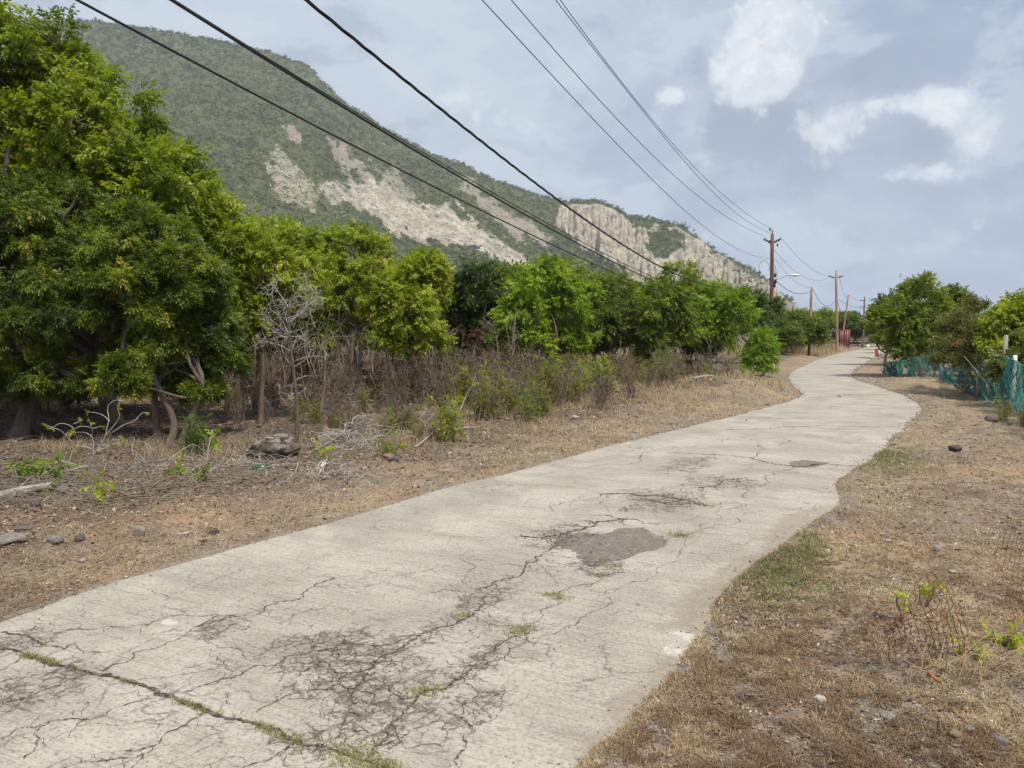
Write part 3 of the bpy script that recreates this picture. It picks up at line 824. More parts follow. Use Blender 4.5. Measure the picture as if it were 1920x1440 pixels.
# hillside scrub: small crumpled leaf clumps, uncountable
rk_g = rock.reshape(NT_, NU); Vg = HV[:NT_ * NU].reshape(NT_, NU, 3)
NCL = 36000
cu = rng.uniform(0, NU - 1.01, NCL); ct = rng.uniform(0, 1, NCL) ** .85 * (NT_ - 1.01)
iu = cu.astype(int); it = ct.astype(int)
keep = (rng.random(NCL) > smooth(rk_g[it, iu] + .25 * (fbm(pxs[iu] / 9, it / 5., o=3, seed=77) - .5), .22, .85) * .90)
pin_w = pxs[iu] > -250
keep &= pin_w; cu, ct, iu, it = cu[keep], ct[keep], iu[keep], it[keep]
fu = (cu - iu)[:, None]; ft = (ct - it)[:, None]
cp = (Vg[it, iu] * (1 - fu) + Vg[it, iu + 1] * fu) * (1 - ft) + (Vg[it + 1, iu] * (1 - fu) + Vg[it + 1, iu + 1] * fu) * ft
# extra along the ridge
ri = rng.integers(0, NU - 1, 1700); ri = ri[(pxs[ri] > -250) & ((pxs[ri] < 1290) | (rng.random(1700) < .3))]; cp = np.concatenate([cp, Vg[-1, ri] + rng.normal(0, 1.2, (len(ri), 3))])
M = len(cp); KT = 16
dist = np.hypot(cp[:, 0], cp[:, 1])
onr = smooth(rk_g[np.concatenate([it, np.full(len(ri), NT_ - 1)]), np.concatenate([iu, ri])], .2, .6)
rad = rng.uniform(1.9, 4.6, M) * (dist / 1000) ** .5 * (1 - .55 * onr) * np.where(rng.random(M) < .06, 1.5, 1)
rad[-len(ri):] *= .8
off = nrm(rng.normal(0, 1, (M, KT, 3))) * rng.uniform(.3, 1, (M, KT, 1)); off[..., 2] = np.abs(off[..., 2]) * .9
cc = cp[:, None, :] + off * rad[:, None, None]
tr = rng.normal(0, 1, (M, KT, 3, 3)); tr = nrm(tr) * (rad[:, None, None, None] * .42)
Vt = (cc[:, :, None, :] + tr).reshape(-1, 3); Ft = np.arange(len(Vt)).reshape(-1, 3)
ctint = np.clip(fbm(cp[:, 0] / 90, cp[:, 1] / 90, cp[:, 2] / 60, o=3, seed=99) * .9 - .05 + rng.normal(0, .24, M), 0, 1)
tv = np.clip(np.repeat(ctint, KT * 3) + np.repeat(rng.normal(0, .08, M * KT), 3), 0, 1)
hv = Geo(); hv.add(Vt, Ft, 0, tv)
hvo = link('hillside_scrub', hv.mesh('hillside_scrub', [HVEG])); tag(hvo, 'dense low green scrub covering the whole hillside', 'scrub', None, 'stuff')

# ------------------------------------------------------------------ leaf templates
def leaf(bx, L, Wd, direction, nrmv, droop=.25):
    """kite of four verts: base, side, tip, side"""
    d = np.array(direction, float); d /= np.linalg.norm(d); s_ = np.cross(nrmv, d); s_ /= np.linalg.norm(s_)
    b = np.array(bx, float); up = np.array(nrmv, float)
    return [b, b + d * L * .42 + s_ * Wd / 2 + up * .03 * L, b + d * L - np.array([0, 0, droop * L]), b + d * L * .42 - s_ * Wd / 2 + up * .03 * L]


def t_pinnate():
    V = []; r_ = random.Random(11)
    for i in range(6):
        x = .10 + .15 * i; z = -.30 * x * x
        for sgn in (-1, 1):
            V += leaf((x, 0, z), .36 * r_.uniform(.75, 1.1), .125, (.55 + r_.uniform(-.3, .3), sgn * r_.uniform(.55, 1.0), -.35 + r_.uniform(-.5, .35)), (r_.uniform(-.3, .3), sgn * r_.uniform(-.4, .2), 1), r_.uniform(.15, .5))
    V += leaf((1, 0, -.30), .28, .11, (1, 0, -.5), (0, 0, 1), .2)
    V = np.array(V); F = np.arange(len(V)).reshape(-1, 4)
    return V, F


def t_broad():
    V = []; r = random.Random(3)
    for i in range(9):
        x = .1 + .105 * i; a = i * 2.4
        d = (.55 + .1 * i * .3, math.cos(a) * .8, math.sin(a) * .45 - .35)
        V += leaf((x, 0, -.12 * x * x), .42 - .02 * i, .19, d, (.1, math.cos(a) * .3, 1), .25)
    V = np.array(V); return V, np.arange(len(V)).reshape(-1, 4)


def t_ball():
    V = []; r = np.random.default_rng(5)
    for i in range(12):
        d = nrm(r.normal(0, 1, 3)); d[2] -= .3
        V += leaf(d * r.uniform(.1, .45) + np.array([.4, 0, 0]), .5, .24, d, nrm(r.normal(0, 1, 3) + np.array([0, 0, 1.5])), .15)
    V = np.array(V); return V, np.arange(len(V)).reshape(-1, 4)


TP, TB_, TL = t_pinnate(), t_broad(), t_ball()


def sprigs(geo, pos, d, scl, tmpl, tint, mat_=0, roll=.5):
    rot = basis(d, roll)
    V, F = inst(tmpl[0], tmpl[1], pos, rot, scl)
    K = len(tmpl[0]); nl = K // 4
    tv = np.clip(np.repeat(tint, K) + np.repeat(rng.normal(0, .07, len(pos) * nl), 4), 0, 1)
    geo.add(V, F, mat_, tv)


def curve_between(A, B, N, wob, sag=0.0):
    """batch of bent paths from A to B; (M,N,3)"""
    M = len(A); t = np.linspace(0, 1, N)[None, :, None]
    P = A[:, None] * (1 - t) + B[:, None] * t
    L = np.linalg.norm(B - A, axis=1)[:, None, None]
    o1 = rng.normal(0, wob, (M, 1, 3)) * L; o2 = rng.normal(0, wob * .5, (M, 1, 3)) * L
    P = P + np.sin(np.pi * t) * o1 + np.sin(2 * np.pi * t) * o2
    P[..., 2] += (np.sin(np.pi * t) * L * sag)[..., 0]
    return P


def crown_mesh(lobes, ncl, per, tmpl, size, mats, droop=.5, dense=.34, tint0=.45, tvar=.16, yellow=.0, seed=0, rshell=.55, matsel=None, stray=.06):
    """lobes in local coordinates; returns crown mesh and the cluster centres"""
    g = Geo(); lob = np.array(lobes, float)
    wgt = lob[:, 3] * lob[:, 5]; wgt = wgt / wgt.sum()
    li = rng.choice(len(lob), ncl, p=wgt)
    dr = nrm(rng.normal(0, 1, (ncl, 3))); dr[:, 2] = np.where(dr[:, 2] < -.55, -dr[:, 2], dr[:, 2])
    rad = rshell + (1 - rshell) * rng.random(ncl) ** .6
    rad = np.where(rng.random(ncl) < stray, rad * 1.16, rad)
    lump = .82 + .36 * fbm(dr[:, 0] * 2.2 + li * 7, dr[:, 1] * 2.2, dr[:, 2] * 2.2, o=2, seed=seed)
    C = lob[li, :3] + dr * lob[li, 3:6] * (rad * lump)[:, None]
    rc = dense * np.minimum(lob[li, 3], lob[li, 5]) * rng.uniform(.75, 1.25, ncl)
    npc = rng.poisson(per, ncl) + 2; idx = np.repeat(np.arange(ncl), npc); M = len(idx)
    of = nrm(rng.normal(0, 1, (M, 3))) * (rng.random((M, 1)) ** .5); of[:, 2] *= .75
    pos = C[idx] + of * rc[idx][:, None]
    d = .6 * dr[idx] + .8 * of + rng.normal(0, .75, (M, 3)); d[:, 2] -= droop
    ct = tint0 + rng.normal(0, tvar, ncl)
    tint = ct[idx] + rng.normal(0, .09, M)
    ye = rng.random(M) < yellow; tint = np.where(ye, 1.0, np.clip(tint, 0, .93))
    if matsel is None:
        sprigs(g, pos, d, size * rng.uniform(.7, 1.25, M), tmpl, tint)
    else:
        ms = matsel(C, rng.random(ncl))[idx]
        sz = size * rng.uniform(.7, 1.25, M)
        for k in np.unique(ms):
            q = ms == k; sprigs(g, pos[q], d[q], sz[q], tmpl, tint[q], int(k))
    return g.mesh('crown', mats), C


def trunk_mesh(base_r, top, lobes, C, mats, stems=1, wob=.05, minr=.008, side=7, spread=.15, flare=1.5):
    g = Geo(); top = np.array(top, float); lob = np.array(lobes, float)
    nodes = []
    for k in range(stems):
        a = rng.uniform(0, 6.28); b0 = np.array([math.cos(a), math.sin(a), 0]) * spread * (stems > 1); b0[2] = -.12
        e = top + (np.array([math.cos(a), math.sin(a), rng.uniform(-.3, .3)]) * spread * 2.5 if stems > 1 else 0)
        P = curve_between(b0[None], e[None], 10, wob)[0]; r = np.linspace(1, .62, 10) * base_r * (1 if stems == 1 else rng.uniform(.4, .65))
        r[0] *= flare; r[1] *= 1 + (flare - 1) * .35
        g.add(*tubes(P, r, side + 3)); nodes.append((P[4:], r[4:]))
    # limbs to lobes
    tipP = []; tipR = []
    for l in lob:
        st_ = nodes[rng.integers(0, len(nodes))]; i = rng.integers(1, len(st_[0])); a0 = st_[0][i]; e = l[:3] + np.array([0, 0, -.15 * l[5]])
        P = curve_between(a0[None], e[None], 9, .09, .04)[0]; r = np.linspace(st_[1][i] * .72, max(minr * 1.5, base_r * .16), 9)
        g.add(*tubes(P, r, side)); tipP.append(P[2:]); tipR.append(r[2:])
    AP = np.concatenate(tipP); AR = np.concatenate(tipR)
    D = np.linalg.norm(AP[None] - C[:, None], axis=2) + .35 * np.maximum(0, AP[None, :, 2] - C[:, None, 2])
    j = D.argmin(1)
    P = curve_between(AP[j], C, 6, .10, .05); r = np.linspace(1, .3, 6)[None] * np.clip(AR[j] * .45, minr, base_r * .3)[:, None]
    g.add(*tubes(P, r, 4))
    return g.mesh('trunk', mats, True)


ALLTREES = []
REG = []


def tree(name, label, pxb, Yb, lobes_px, tr, ncl, per, tmpl, size, leafm, bark=None, cat='tree', group=None, color=(1, 1, 1), stems=1, topf=None, wob=.05, basepx=None, **kw):
    """tree standing at depth Yb under picture column pxb; lobes (px, py, dY, rx_px, ry_px) give real metres at that depth"""
    b = at(pxb, 700, Yb); x0, y0 = b[0], Yb; z0 = gz(x0, y0)
    lob = []
    for px, py, dY, rx, ry in lobes_px:
        c0 = at(px, py, Yb + dY); k = (Yb + dY) / FPX
        lob.append((c0[0] - x0, c0[1] - y0, c0[2] - z0, rx * k, rx * k * .9, ry * k))
    for l in list(lob):
        for q in range(kw.get('sat', 2)):
            dq = nrm(rng.normal(0, 1, 3)); dq[2] = abs(dq[2]) * .8 if rng.random() < .6 else -abs(dq[2]) * .6; f_ = rng.uniform(.32, .5)
            lob.append((l[0] + dq[0] * l[3] * 1.0, l[1] + dq[1] * l[4], l[2] + dq[2] * l[5] * 1.0, l[3] * f_, l[4] * f_, l[5] * f_))
    kw.pop('sat', None)
    lm = np.array(lob); cen = (lm[:, :3] * (lm[:, 3] * lm[:, 5])[:, None]).sum(0) / (lm[:, 3] * lm[:, 5]).sum()
    zlow = (lm[:, 2] - lm[:, 5]).min(); top = np.array([cen[0] * .5, cen[1] * .5, max(.5 * cen[2], zlow + .25 * (cen[2] - zlow))]) if topf is None else np.array(topf)
    t = thing(name, label, cat, (x0, y0, z0), group)
    cm, C = crown_mesh(lob, ncl, per, tmpl, size, leafm if isinstance(leafm, list) else [leafm], **kw)
    link('trunk', trunk_mesh(tr, top, lob, C, [bark or BARK], stems, wob), t)
    link('crown', cm, t, color=color)
    ALLTREES.append(t)
    return t


# --- the big trees at left
tree('broadleaf_tree', 'tallest tree at the left edge, bright yellow-green rounded crown peaking at the sky', 215, 13.4,
     [(45, 170, 0, 125, 125), (150, 270, .2, 135, 125), (-90, 230, .4, 150, 150), (290, 370, -.3, 105, 110), (375, 440, -.2, 75, 95), (405, 560, 0, 70, 90), (200, 420, .3, 150, 130), (60, 400, .6, 150, 130), (330, 560, .4, 90, 110), (-200, 420, .5, 160, 160)],
     .17, 620, 36, TB_, .235, YG, BARKD, droop=.45, tint0=.44, tvar=.15, dense=.24, seed=1, topf=(-.3, 0, 2.2), yellow=.004)
tree('neem_tree', 'large dark green neem at the left edge with drooping feathery fronds and yellow leaves', 25, 11.6,
     [(-160, 430, .2, 190, 160), (60, 480, .1, 130, 115), (150, 580, -.3, 95, 90), (10, 640, -.4, 90, 65), (-130, 640, 0, 130, 90), (195, 690, -.2, 45, 50), (110, 700, -.5, 55, 45), (40, 720, -.3, 60, 35), (60, 400, .4, 110, 70), (160, 735, -.4, 30, 22), (-60, 700, 0, 90, 60)],
     .15, 460, 62, TP, .165, NEEM, BARKD, droop=.7, tint0=.42, tvar=.2, dense=.22, seed=2, topf=(.1, .2, 1.5), yellow=.012)
tree('neem_tree', 'neem with a scarred reddish twisted forked trunk and fronds hanging over dead sticks', 316, 11.1,
     [(265, 470, .1, 85, 75), (330, 540, -.1, 90, 80), (230, 560, -.5, 65, 60), (385, 620, .2, 55, 60), (290, 640, -.2, 60, 45), (340, 690, .5, 60, 40), (225, 710, -.7, 32, 40), (375, 725, .2, 38, 24), (240, 430, .2, 55, 45), (290, 700, -.2, 40, 30), (420, 670, .3, 35, 30)],
     .10, 330, 62, TP, .16, NEEM, BARK, droop=.65, tint0=.52, tvar=.2, dense=.24, seed=3, topf=(0.02, 0, 1.25), stems=3, wob=.06, yellow=.006)
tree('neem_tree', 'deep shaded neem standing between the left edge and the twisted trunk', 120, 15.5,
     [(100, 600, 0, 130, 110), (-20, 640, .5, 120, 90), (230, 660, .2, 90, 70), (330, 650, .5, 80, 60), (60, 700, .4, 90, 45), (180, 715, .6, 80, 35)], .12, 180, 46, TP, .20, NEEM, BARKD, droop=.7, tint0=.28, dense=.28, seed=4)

# --- row of smaller trees behind the verge
tree('slim_tree', 'slim straight-stemmed tree with a loose yellow-green crown beside the big left tree', 487, 13.6,
     [(495, 500, 0, 58, 62), (470, 590, .1, 45, 45), (540, 560, .2, 45, 45), (555, 480, .8, 55, 50), (440, 540, .3, 40, 50)], .055, 75, 26, TB_, .21, YG, BARKD, droop=.55, tint0=.60, tvar=.13, seed=5, topf=(.05, 0, 2.0), wob=.015)
tree('broadleaf_tree', 'tree with a bronze-brown dead patch in its domed crown below the cliffs', 668, 24,
     [(665, 475, 0, 68, 48), (715, 515, .3, 42, 36), (605, 515, .3, 45, 36), (640, 545, -.3, 60, 38), (720, 570, .3, 40, 34), (585, 575, .5, 42, 32)], .09, 170, 24, TB_, .27, [YG, DEADL], BARKD, tint0=.5, seed=6, dense=.26, sat=1, topf=(0, 0, 1.9),
     matsel=lambda C, r: ((np.hypot(C[:, 0] - .95, C[:, 2] - 3.6) < .55) & (r < .8)).astype(int))
tree('broadleaf_tree', 'bright yellow-green tree with a ragged pointed top in front of the domed one', 765, 17.5,
     [(765, 535, 0, 56, 50), (800, 505, .3, 36, 34), (725, 560, -.2, 45, 40), (770, 590, -.4, 60, 45), (810, 570, .3, 40, 45), (790, 640, -.3, 50, 35), (700, 520, .4, 40, 35), (740, 630, -.3, 40, 25)], .065, 180, 22, TB_, .22, YG, BARK, tint0=.57, tvar=.17, seed=7, dense=.25, sat=1, topf=(0, 0, 1.0), stems=3, wob=.09)
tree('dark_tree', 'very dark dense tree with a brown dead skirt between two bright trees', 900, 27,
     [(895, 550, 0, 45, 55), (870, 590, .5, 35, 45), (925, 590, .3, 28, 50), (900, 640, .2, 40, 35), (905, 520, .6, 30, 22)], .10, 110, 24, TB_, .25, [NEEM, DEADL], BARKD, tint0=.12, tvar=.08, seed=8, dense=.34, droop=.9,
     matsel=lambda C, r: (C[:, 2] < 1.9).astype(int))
tree('broadleaf_tree', 'round bright green tree on a single short trunk, centre of the row', 1033, 24.5,
     [(1022, 545, 0, 62, 48), (985, 590, -.2, 48, 45), (1065, 590, .1, 45, 48), (1025, 515, .2, 38, 28), (1020, 630, -.2, 60, 40), (965, 640, 0, 32, 35), (1080, 640, .2, 32, 35), (1100, 560, .4, 22, 28)], .085, 200, 24, TB_, .25, YG, BARKD, tint0=.50, tvar=.14, seed=9, dense=.3, topf=(0, 0, 1.1), color=(.88, 1.05, .9))
tree('thorn_tree', 'olive flat-topped acacia-like tree behind a dead brown tangle', 1150, 38,
     [(1140, 575, 0, 60, 22), (1190, 560, .5, 45, 20), (1110, 600, .3, 50, 22), (1165, 600, 0, 60, 25), (1215, 590, 0, 40, 25)], .10, 150, 22, TL, .22, OLIVE, BARKD, tint0=.5, seed=10, dense=.5, droop=.1)
tree('neem_tree', 'rounded dark green tree leaning over the shrubs right of the brown tangle', 1240, 28,
     [(1240, 580, 0, 48, 42), (1215, 620, -.3, 32, 38), (1270, 610, 0, 38, 42), (1235, 650, -.3, 40, 25), (1250, 550, .3, 30, 20)], .08, 130, 24, TP, .32, NEEM, BARK, tint0=.50, seed=11, dense=.34)
tree('sparse_tree', 'thin tree whose open leafy sprays rise above the row against the cliff', 1275, 34,
     [(1275, 520, 0, 35, 22), (1300, 535, .4, 35, 22), (1240, 540, .3, 30, 20), (1330, 545, .5, 35, 22)], .07, 42, 14, TB_, .30, YG, BARK, tint0=.42, seed=12, dense=.45, stray=.3, rshell=.8)
tree('broadleaf_tree', 'spreading mid green tree with bare pale stems just left of the lamp pole', 1345, 31,
     [(1335, 580, 0, 55, 38), (1300, 610, -.2, 35, 40), (1375, 610, 0, 38, 40), (1340, 635, -.3, 45, 30), (1390, 570, .5, 30, 26), (1310, 560, .3, 30, 22)], .08, 150, 22, TB_, .27, YG, BARKL, tint0=.42, seed=13, dense=.34, stems=3, color=(.85, 1.02, .9))
tree('broadleaf_tree', 'dull green tree behind the tall lamp pole with a rusty brown branch', 1415, 44,
     [(1400, 570, 0, 40, 26), (1440, 585, .3, 32, 24), (1410, 605, 0, 45, 28), (1370, 590, .2, 30, 25)], .09, 90, 20, TB_, .36, [OLIVE, DEADL], BARK, tint0=.45, seed=14, dense=.36, color=(.75, .95, .7), matsel=lambda C, r: ((C[:, 0] < -.5) & (r < .35)).astype(int))
tree('leafy_bush', 'fresh bright green bush at the road bend, in front of the lamp pole', 1425, 29,
     [(1428, 650, 0, 24, 30), (1415, 680, -.1, 24, 22), (1440, 680, 0, 16, 22), (1432, 632, .1, 15, 14)], .03, 80, 18, TP, .24, NEEM, BARK, 'bush', tint0=.72, tvar=.12, seed=15, dense=.42, stems=3, color=(.9, 1.15, .8))

# --- right of the road
tree('dense_tree', 'big rounded dense tree growing through the turquoise net beyond the road bend', 1715, 30,
     [(1725, 570, 0, 50, 48), (1690, 600, -.3, 45, 48), (1775, 590, .3, 42, 48), (1740, 620, -.5, 60, 48), (1695, 640, -.4, 32, 38), (1720, 665, -.6, 50, 32), (1800, 575, .3, 20, 26), (1735, 540, .2, 28, 22), (1785, 560, .2, 25, 24)], .12, 320, 24, TB_, .22, NEEM, BARKD,
     tint0=.48, tvar=.18, seed=16, dense=.28, stems=2, color=(1.25, 1.2, .9))
tree('dense_tree', 'darker tree with reddish bare twig tips, left shoulder of the big rounded tree', 1660, 42,
     [(1665, 580, 0, 30, 26), (1648, 602, 0, 19, 24), (1680, 600, .3, 28, 30), (1676, 628, -.3, 18, 22)], .1, 90, 20, TB_, .36, NEEM, BARKD, tint0=.3, seed=17, dense=.36)
tree('sparse_shrub', 'tall ragged brownish olive shrub spilling over the sagging net', 1800, 21,
     [(1800, 620, 0, 42, 38), (1840, 590, .5, 32, 28), (1790, 665, -.6, 34, 30), (1850, 640, .2, 34, 40), (1830, 570, .6, 25, 18)], .04, 150, 16, TL, .13, [OLIVE, DEADL], TWIGB, 'shrub', tint0=.55, seed=18, dense=.4, stems=4, wob=.1, stray=.2,
     matsel=lambda C, r: (r < .05).astype(int), color=(1.15, 1.05, .85))
tree('dense_tree', 'yellow-green broad-leaved tree cut by the right edge of the picture', 1915, 19,
     [(1900, 610, 0, 42, 38), (1940, 600, .2, 45, 50), (1875, 650, -.2, 34, 30), (1925, 660, -.2, 45, 30), (1985, 620, .5, 60, 60)], .09, 170, 22, TB_, .26, YG, BARK, tint0=.55, seed=19, dense=.32, stems=2)
tree('dense_tree', 'low bright green bush behind the net between the ragged shrub and right edge', 1850, 23.5,
     [(1860, 650, 0, 40, 30), (1830, 670, 0, 30, 25), (1895, 660, .2, 30, 26)], .05, 90, 18, TB_, .24, NEEM, BARK, 'bush', tint0=.6, seed=20, dense=.38, stems=3)

# --- generic scrub trees for the deeper rows (copies share meshes)
PROTO = []
for k in range(4):
    lob = [(0, 0, 2.6, 1.2, 1.1, .9)] + [(rng.normal(0, .9), rng.normal(0, .8), rng.uniform(1.3, 3.1), rng.uniform(.6, 1.0), rng.uniform(.6, 1.0), rng.uniform(.5, .8)) for _ in range(5)]
    cm, C = crown_mesh(lob, 170, 15, (TB_, TL, TB_, TP)[k], (.30, .30, .32, .36)[k], [(YG, NEEM, OLIVE, NEEM)[k]], dense=.36, tint0=(.42, .45, .5, .4)[k], seed=30 + k)
    PROTO.append((cm, trunk_mesh(.09, (0, 0, 1.5), lob, C, [BARKD], 2 + k % 2, .08)))


def bgtree(k, x, y, h, label, group, color, name='scrub_tree', sx=1.0):
    s_ = h / 3.6
    t = thing(name, label, 'tree', (x, y, gz(x, y)), group, rng.uniform(0, 6.28), (s_ * sx, s_ * sx, s_))
    link('crown', PROTO[k][0], t, color=color); link('trunk', PROTO[k][1], t)
    return t


def bgp(px, topy, Y, k, label, group, color=(1, 1, 1), sx=1.0, name='scrub_tree'):
    p = at(px, topy, Y); t = bgtree(k, p[0], Y, p[2] - gz(p[0], Y), label, group, color, name, sx)
    if group: REG.append((t, px, Y, 'tree', k))


G1 = 'scrub trees crowding the deeper rows left of the road'
L1 = 'one of the similar scrub trees closing the deeper rows behind the front trees left of the road'
spec = [(500, 410, 20, 0, 'leafy sprig-topped tree rising above the slim tree against the hillside', .8), (570, 462, 27, 0, 'yellow-green tree filling the gap left of the bronze-patched dome', 1.1),
        (840, 520, 28, 0, 'pale yellow-green tree behind the ragged pointed one, before the dark tree', .9), (945, 495, 32, 1, 'mid green tree peeping over the dark tree', 1.0),
        (1115, 545, 46, 2, 'dusty olive tree just behind the round centre tree', 1.2), (1190, 535, 48, 1, 'low green tree showing below the cliff foot', 1.1)]
for px, ty, Y, k, lb, sx in spec: bgp(px, ty, Y, k, lb, None, (1, 1, 1), sx)
for px in range(-250, 1330, 62):
    for row, (Y, ty0) in enumerate(((33, 530), (46, 560))):
        q = px + rng.uniform(-22, 22) + row * 30
        ty = ty0 + rng.uniform(-20, 18) + (12 if q < 800 else 0) + (28 if q > 1230 else 0)
        k = int(rng.integers(0, 4)); cv = rng.uniform(.8, 1.05)
        bgp(q, ty, Y + rng.uniform(-3, 3), k, L1, G1, (cv, cv, cv * .9), 1.15)
for px, ty, Y in ((-200, 420, 17), (-330, 380, 15), (-120, 470, 20), (60, 480, 21), (200, 500, 20), (330, 500, 21), (420, 505, 24)):
    bgp(px, ty, Y, int(rng.integers(0, 2)), L1, G1, (.85, .85, .8), 1.1)
G2 = 'low trees lining the far left side of the road'
L2 = 'one of the similar low trees in the band behind the far poles'
for i, (px, ty, Y) in enumerate(((1465, 582, 62), (1490, 585, 66), (1488, 592, 72), (1505, 590, 80), (1470, 590, 78), (1545, 590, 112), (1600, 594, 130), (1610, 600, 112), (1500, 583, 90), (1545, 584, 104), (1580, 584, 125), (1605, 603, 140), (1625, 608, 150), (1640, 606, 128), (1600, 594, 160), (1450, 600, 55), (1430, 590, 58))):
    bgp(px, ty, Y, (1, 0, 3, 2)[i % 4] if i % 5 else 1, L2, G2, (.85, .9, .75), 1.1 if 1480 < px < 1615 and Y < 110 else 1.6)
G3 = 'trees behind the net right of the road'
L3 = 'one of the similar trees in the hedge behind the turquoise net'
for i, (px, ty, Y) in enumerate(((1700, 580, 55), (1760, 590, 46), (1830, 600, 36), (1880, 600, 30), (1950, 590, 27), (2000, 560, 20), (1680, 600, 75), (1665, 612, 95), (1655, 615, 110), (1900, 585, 40), (2060, 560, 16), (1990, 590, 33))):
    bgp(px, ty, Y, i % 4, L3, G3, (1.1, 1.08, .85), 1.3)

# ------------------------------------------------------------------ bare trees
def bare_mesh(h, n_main, n_fine, spread, r0, seed, mats, curly=.12, fine_r=.004, sub=3):
    g = Geo(); top = np.array([[rng.normal(0, .05), rng.normal(0, .05), h]])
    P = curve_between(np.array([[0, 0, -.08]]), top, 10, .02)[0]; r = np.linspace(r0, r0 * .45, 10); g.add(*tubes(P, r, 8))
    A = P[rng.integers(5, 10, n_main)]; d = nrm(rng.normal(0, 1, (n_main, 3)) * np.array([1, 1, .5]) + np.array([0, 0, .6]))
    B = A + d * spread * rng.uniform(.5, 1, (n_main, 1)); Q = curve_between(A, B, 8, curly, .12)
    g.add(*tubes(Q, np.linspace(r0 * .2, fine_r, 8)[None].repeat(n_main, 0), 5))
    for s_ in range(sub):
        k = rng.integers(0, len(Q), n_fine); j = rng.integers(2, Q.shape[1], n_fine); A = Q[k, j]
        d = nrm(rng.normal(0, 1, (n_fine, 3)) + (Q[k, j] - Q[k, 0]) * 1.0 + np.array([0, 0, .0])); B = A + d * spread * .45 * rng.uniform(.4, 1, (n_fine, 1)) * (.75 ** s_)
        Q = curve_between(A, B, 7, curly * 1.3, .05)
        g.add(*tubes(Q, np.linspace(fine_r * 1.3, fine_r * .5, 7)[None].repeat(n_fine, 0), 3))
    return g


b = gd(556, 830); z0 = gz(*b)
t = thing('dead_tree', 'dead slender tree with a mop of bare pale grey twigs at its top', 'dead tree', (b[0], b[1], z0))
dt = bare_mesh(2.0, 18, 130, .72, .035, 0, None, .11, .0032, 3)
me = dt.mesh('trunk', [TWIGB]); me2 = Geo()
for V, F in zip(dt.V[1:], dt.F[1:]): pass
# trunk = first tube, twig crown = the rest
g1 = Geo(); g1.add(dt.V[0], dt.F[0]); link('trunk', g1.mesh('trunk', [BARKD], True), t)
g2 = Geo(); g2.V = dt.V[1:]; g2.F = [f - len(dt.V[0]) for f in dt.F[1:]]; g2.m = dt.m[1:]; g2.a = dt.a[1:]
link('branches', g2.mesh('branches', [TWIG]), t)

# young pale sapling with curly shoots and tiny leaf buds (left)
b = gd(172, 866); t = thing('bare_sapling', 'small pale curly-branched sapling with tiny yellow-green buds at its twig tips', 'sapling', (b[0], b[1], gz(*b)))
segs = [((945, 740), (965, 640), (1010, 570), (1090, 440), (1115, 330), (1130, 260), (1120, 130), (1190, 60), (1290, 70)), ((1090, 440), (1170, 340), (1240, 230), (1220, 130)), ((1110, 430), (1200, 370), (1300, 310), (1400, 270), (1480, 190), (1550, 187)),
        ((1140, 280), (1080, 220), (1000, 190), (925, 180)), ((1010, 570), (1080, 560), (1150, 510), (1210, 480), (1270, 460)), ((1060, 530), (1120, 510), (1180, 462), (1240, 475)), ((970, 620), (960, 450), (900, 400), (820, 390), (740, 400)),
        ((960, 450), (950, 350), (870, 330), (800, 340), (760, 390)), ((960, 350), (1060, 330)), ((770, 350), (700, 310), (620, 300), (540, 345)), ((770, 520), (700, 450), (640, 380), (560, 345), (490, 320)), ((940, 560), (870, 525), (830, 545), (812, 575)), ((950, 330), (940, 290)), ((770, 300), (830, 280)), ((940, 560), (860, 540), (770, 520)), ((690, 430), (690, 400), (720, 395))]
g = Geo(); gb = Geo()
zb = gz(*b)
for si, sgm in enumerate(segs):
    dy = rng.uniform(-.25, .25) if si else 0
    P = np.array([at(x / 5.54, 740 + y / 5.54, b[1] + dy * min(1, i * .4)) for i, (x, y) in enumerate(sgm)]) - np.array([b[0], b[1], zb])
    if si == 0: P[0] = (0, 0, -.03)
    P = catmull(P, [4] * (len(P) - 1)); g.add(*tubes(P, np.linspace(.011 if si < 3 else .006, .003, len(P)), 5))
    e = P[-1]; m_ = 4; sprigs(gb, np.repeat(e[None], m_, 0), rng.normal(0, 1, (m_, 3)), np.full(m_, .055), TB_, np.full(m_, .8))
link('branches', g.mesh('branches', [TWIG], True), t); link('leaves', gb.mesh('leaves', [YG]), t)

# thin understorey saplings: bare forked stems
SAP = []
for k in range(4):
    g = Geo(); ns = (1, 2, 3, 4)[k]
    for s_ in range(ns):
        a = rng.uniform(0, 6.28); B = np.array([[math.cos(a) * .35 * (ns > 1), math.sin(a) * .35 * (ns > 1), rng.uniform(1.5, 2.1)]])
        P = curve_between(np.array([[rng.normal(0, .04), rng.normal(0, .04), -.05]]), B, 9, .05)[0]; g.add(*tubes(P, np.linspace(.022, .010, 9) * rng.uniform(.7, 1.3), 6))
        m_ = 7; A = P[rng.integers(4, 9, m_)]; Q = curve_between(A, A + nrm(rng.normal(0, 1, (m_, 3)) + np.array([0, 0, .7])) * rng.uniform(.2, .6, (m_, 1)), 6, .12)
        g.add(*tubes(Q, np.linspace(.007, .003, 6)[None].repeat(m_, 0), 4))
        A2 = Q[:, 3]; Q2 = curve_between(A2, A2 + nrm(rng.normal(0, 1, (m_, 3))) * .3, 5, .15); g.add(*tubes(Q2, np.linspace(.004, .002, 5)[None].repeat(m_, 0), 3))
    SAP.append(g.mesh('sapling', [(TWIGB, TWIGF, BARKD, TWIGF)[k]]))
G4 = 'thin bare stems standing under the trees'
L4 = 'one of the thin bare grey-brown stems standing in the shade under the trees left of the road'
